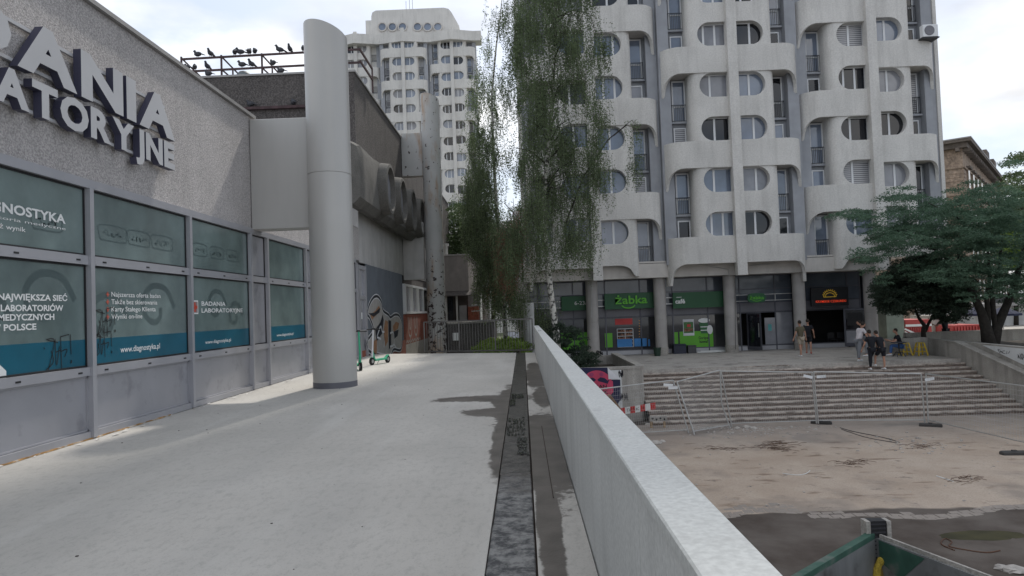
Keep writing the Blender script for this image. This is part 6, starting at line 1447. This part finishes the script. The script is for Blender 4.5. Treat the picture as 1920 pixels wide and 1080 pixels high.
x, y, z = gp3(1611, 677, TER); person(x, y, z, math.radians(-75), 'person in white T-shirt and grey jeans leaning forward at the top of the stairs', wht_cloth, gry_cloth, shoe_w, 1.78, lean=.35, headdown=.03, arms=((.35, .05), (.3, .1)), step=(.1, -.1))
x, y, z = gp3(1626, 668, TER); person(x, y, z, math.radians(60), 'person in black shirt bending behind the one in white, before the door', blk_cloth, gry_cloth, shoe_w, 1.76, lean=.30, arms=((.3, .1), (.3, .1)), headdown=.04)
zs = TER-.15*2; q = P(1637, 692, 30.6); person(q[0], 30.62, zs, math.radians(5), 'person in black T-shirt and long black trousers climbing the stairs', blk_cloth, blk_cloth, shoe_w, 1.72, lean=.12, step=(.0, .28), base=(0, .14), knee=(0, .25), headdown=.04, arms=((.15, .15), (.05, .12)))
q = P(1656, 696, 30.5); person(q[0], 30.55, zs, math.radians(18), 'person in black T-shirt and black shorts climbing the stairs, rightmost of the pair', blk_cloth, blk_cloth, shoe_w, 1.70, lean=.28, shorts=True, step=(.3, -.02), base=(.14, 0), knee=(.25, 0), headdown=.05, arms=((.2, .15), (.1, .2)))
q = P(1692, 660, 33.6); ps7 = person(q[0], 33.7, TER+.02, math.radians(70), 'seated person in black T-shirt and blue jeans at the small dark table', blk_cloth, blu_cloth, shoe_w, 1.74, seated=True, lean=.25, arms=((.6, .1), (.6, .1)), step=(.1, .05))
q8 = P(1774, 630, 38.0); person(q8[0], 38.0, TER, math.radians(20), 'person in loose black clothes in the shade behind the low dark wall', blk_cloth, blk_cloth, shoe_k, 1.8, lean=.2, arms=((.5, .2), (.4, .2)))
# stools and table
def stool(x, y, label):
    t_ = thing('metal_stool', label, 'stool', (x, y, TER)); h = .62
    m = MB(); m.bbox(x-.15, y-.15, TER+h-.03, x+.15, y+.15, TER+h, .02); m.build('seat', yellow_p, t_)
    for sx in (-1, 1):
        for sy in (-1, 1): m = MB(); m.bar((x+sx*.12, y+sy*.12, TER+h-.03), (x+sx*.22, y+sy*.22, TER), .05, .05); m.build('leg', yellow_p, t_)
    for f in (.3, .65):
        m = MB(); w = .22-.10*f
        for a, b in (((-1, -1), (1, -1)), ((1, -1), (1, 1)), ((1, 1), (-1, 1)), ((-1, 1), (-1, -1))): m.bar((x+a[0]*w, y+a[1]*w, TER+h*f), (x+b[0]*w, y+b[1]*w, TER+h*f), .03)
        m.build('stretcher', yellow_p, t_)
q = G(1731, 667, TER); stool(q[0], q[1]+.2, 'empty bright yellow metal stool at the right end of the terrace')
stool(P(1697, 655, 33.8)[0], 33.8, 'yellow metal stool under the seated person')
q = P(1686, 660, 33.2); tt = thing('cafe_table', 'small dark round table with curved iron feet beside the seated person', 'table', (q[0], 33.2, TER))
m = MB(); m.cyl(q[0], 33.2, TER+.66, TER+.69, .33, n=20); m.build('tabletop', M('table_top', (.03, .035, .05), .5), tt); m = MB(); m.cyl(q[0], 33.2, TER+.15, TER+.66, .03, n=8); m.build('stem', black_metal, tt)
for k in range(4): a = pi/4+pi/2*k; m = MB(); m.tube([(q[0], 33.2, TER+.2), (q[0]+.15*math.cos(a), 33.2+.15*math.sin(a), TER+.22), (q[0]+.28*math.cos(a), 33.2+.28*math.sin(a), TER+.01)], .02, 6); m.build('leg', black_metal, tt)
# dim chairs inside the snack bar
for i, px in enumerate((1562, 1580)):
    q = P(px, 655, 41.4); t_ = thing('black_chair', ['black chair just inside the dark snack bar entrance, left one', 'black chair just inside the dark snack bar entrance, right one'][i], 'chair', (q[0], 41.4, TER)); m = MB(); m.box(q[0]-.2, 41.2, TER+.43, q[0]+.2, 41.6, TER+.46); m.build('seat', black_m, t_)
    m = MB(); m.box(q[0]-.2, 41.58, TER+.5, q[0]+.2, 41.61, TER+.85); m.build('backrest', black_m, t_)
    for sx in (-1, 1):
        for sy in (-1, 1): m = MB(); m.box(q[0]+sx*.18-.015, 41.4+sy*.18-.015, TER, q[0]+sx*.18+.015, 41.4+sy*.18+.015, TER+.43); m.build('leg', black_m, t_)
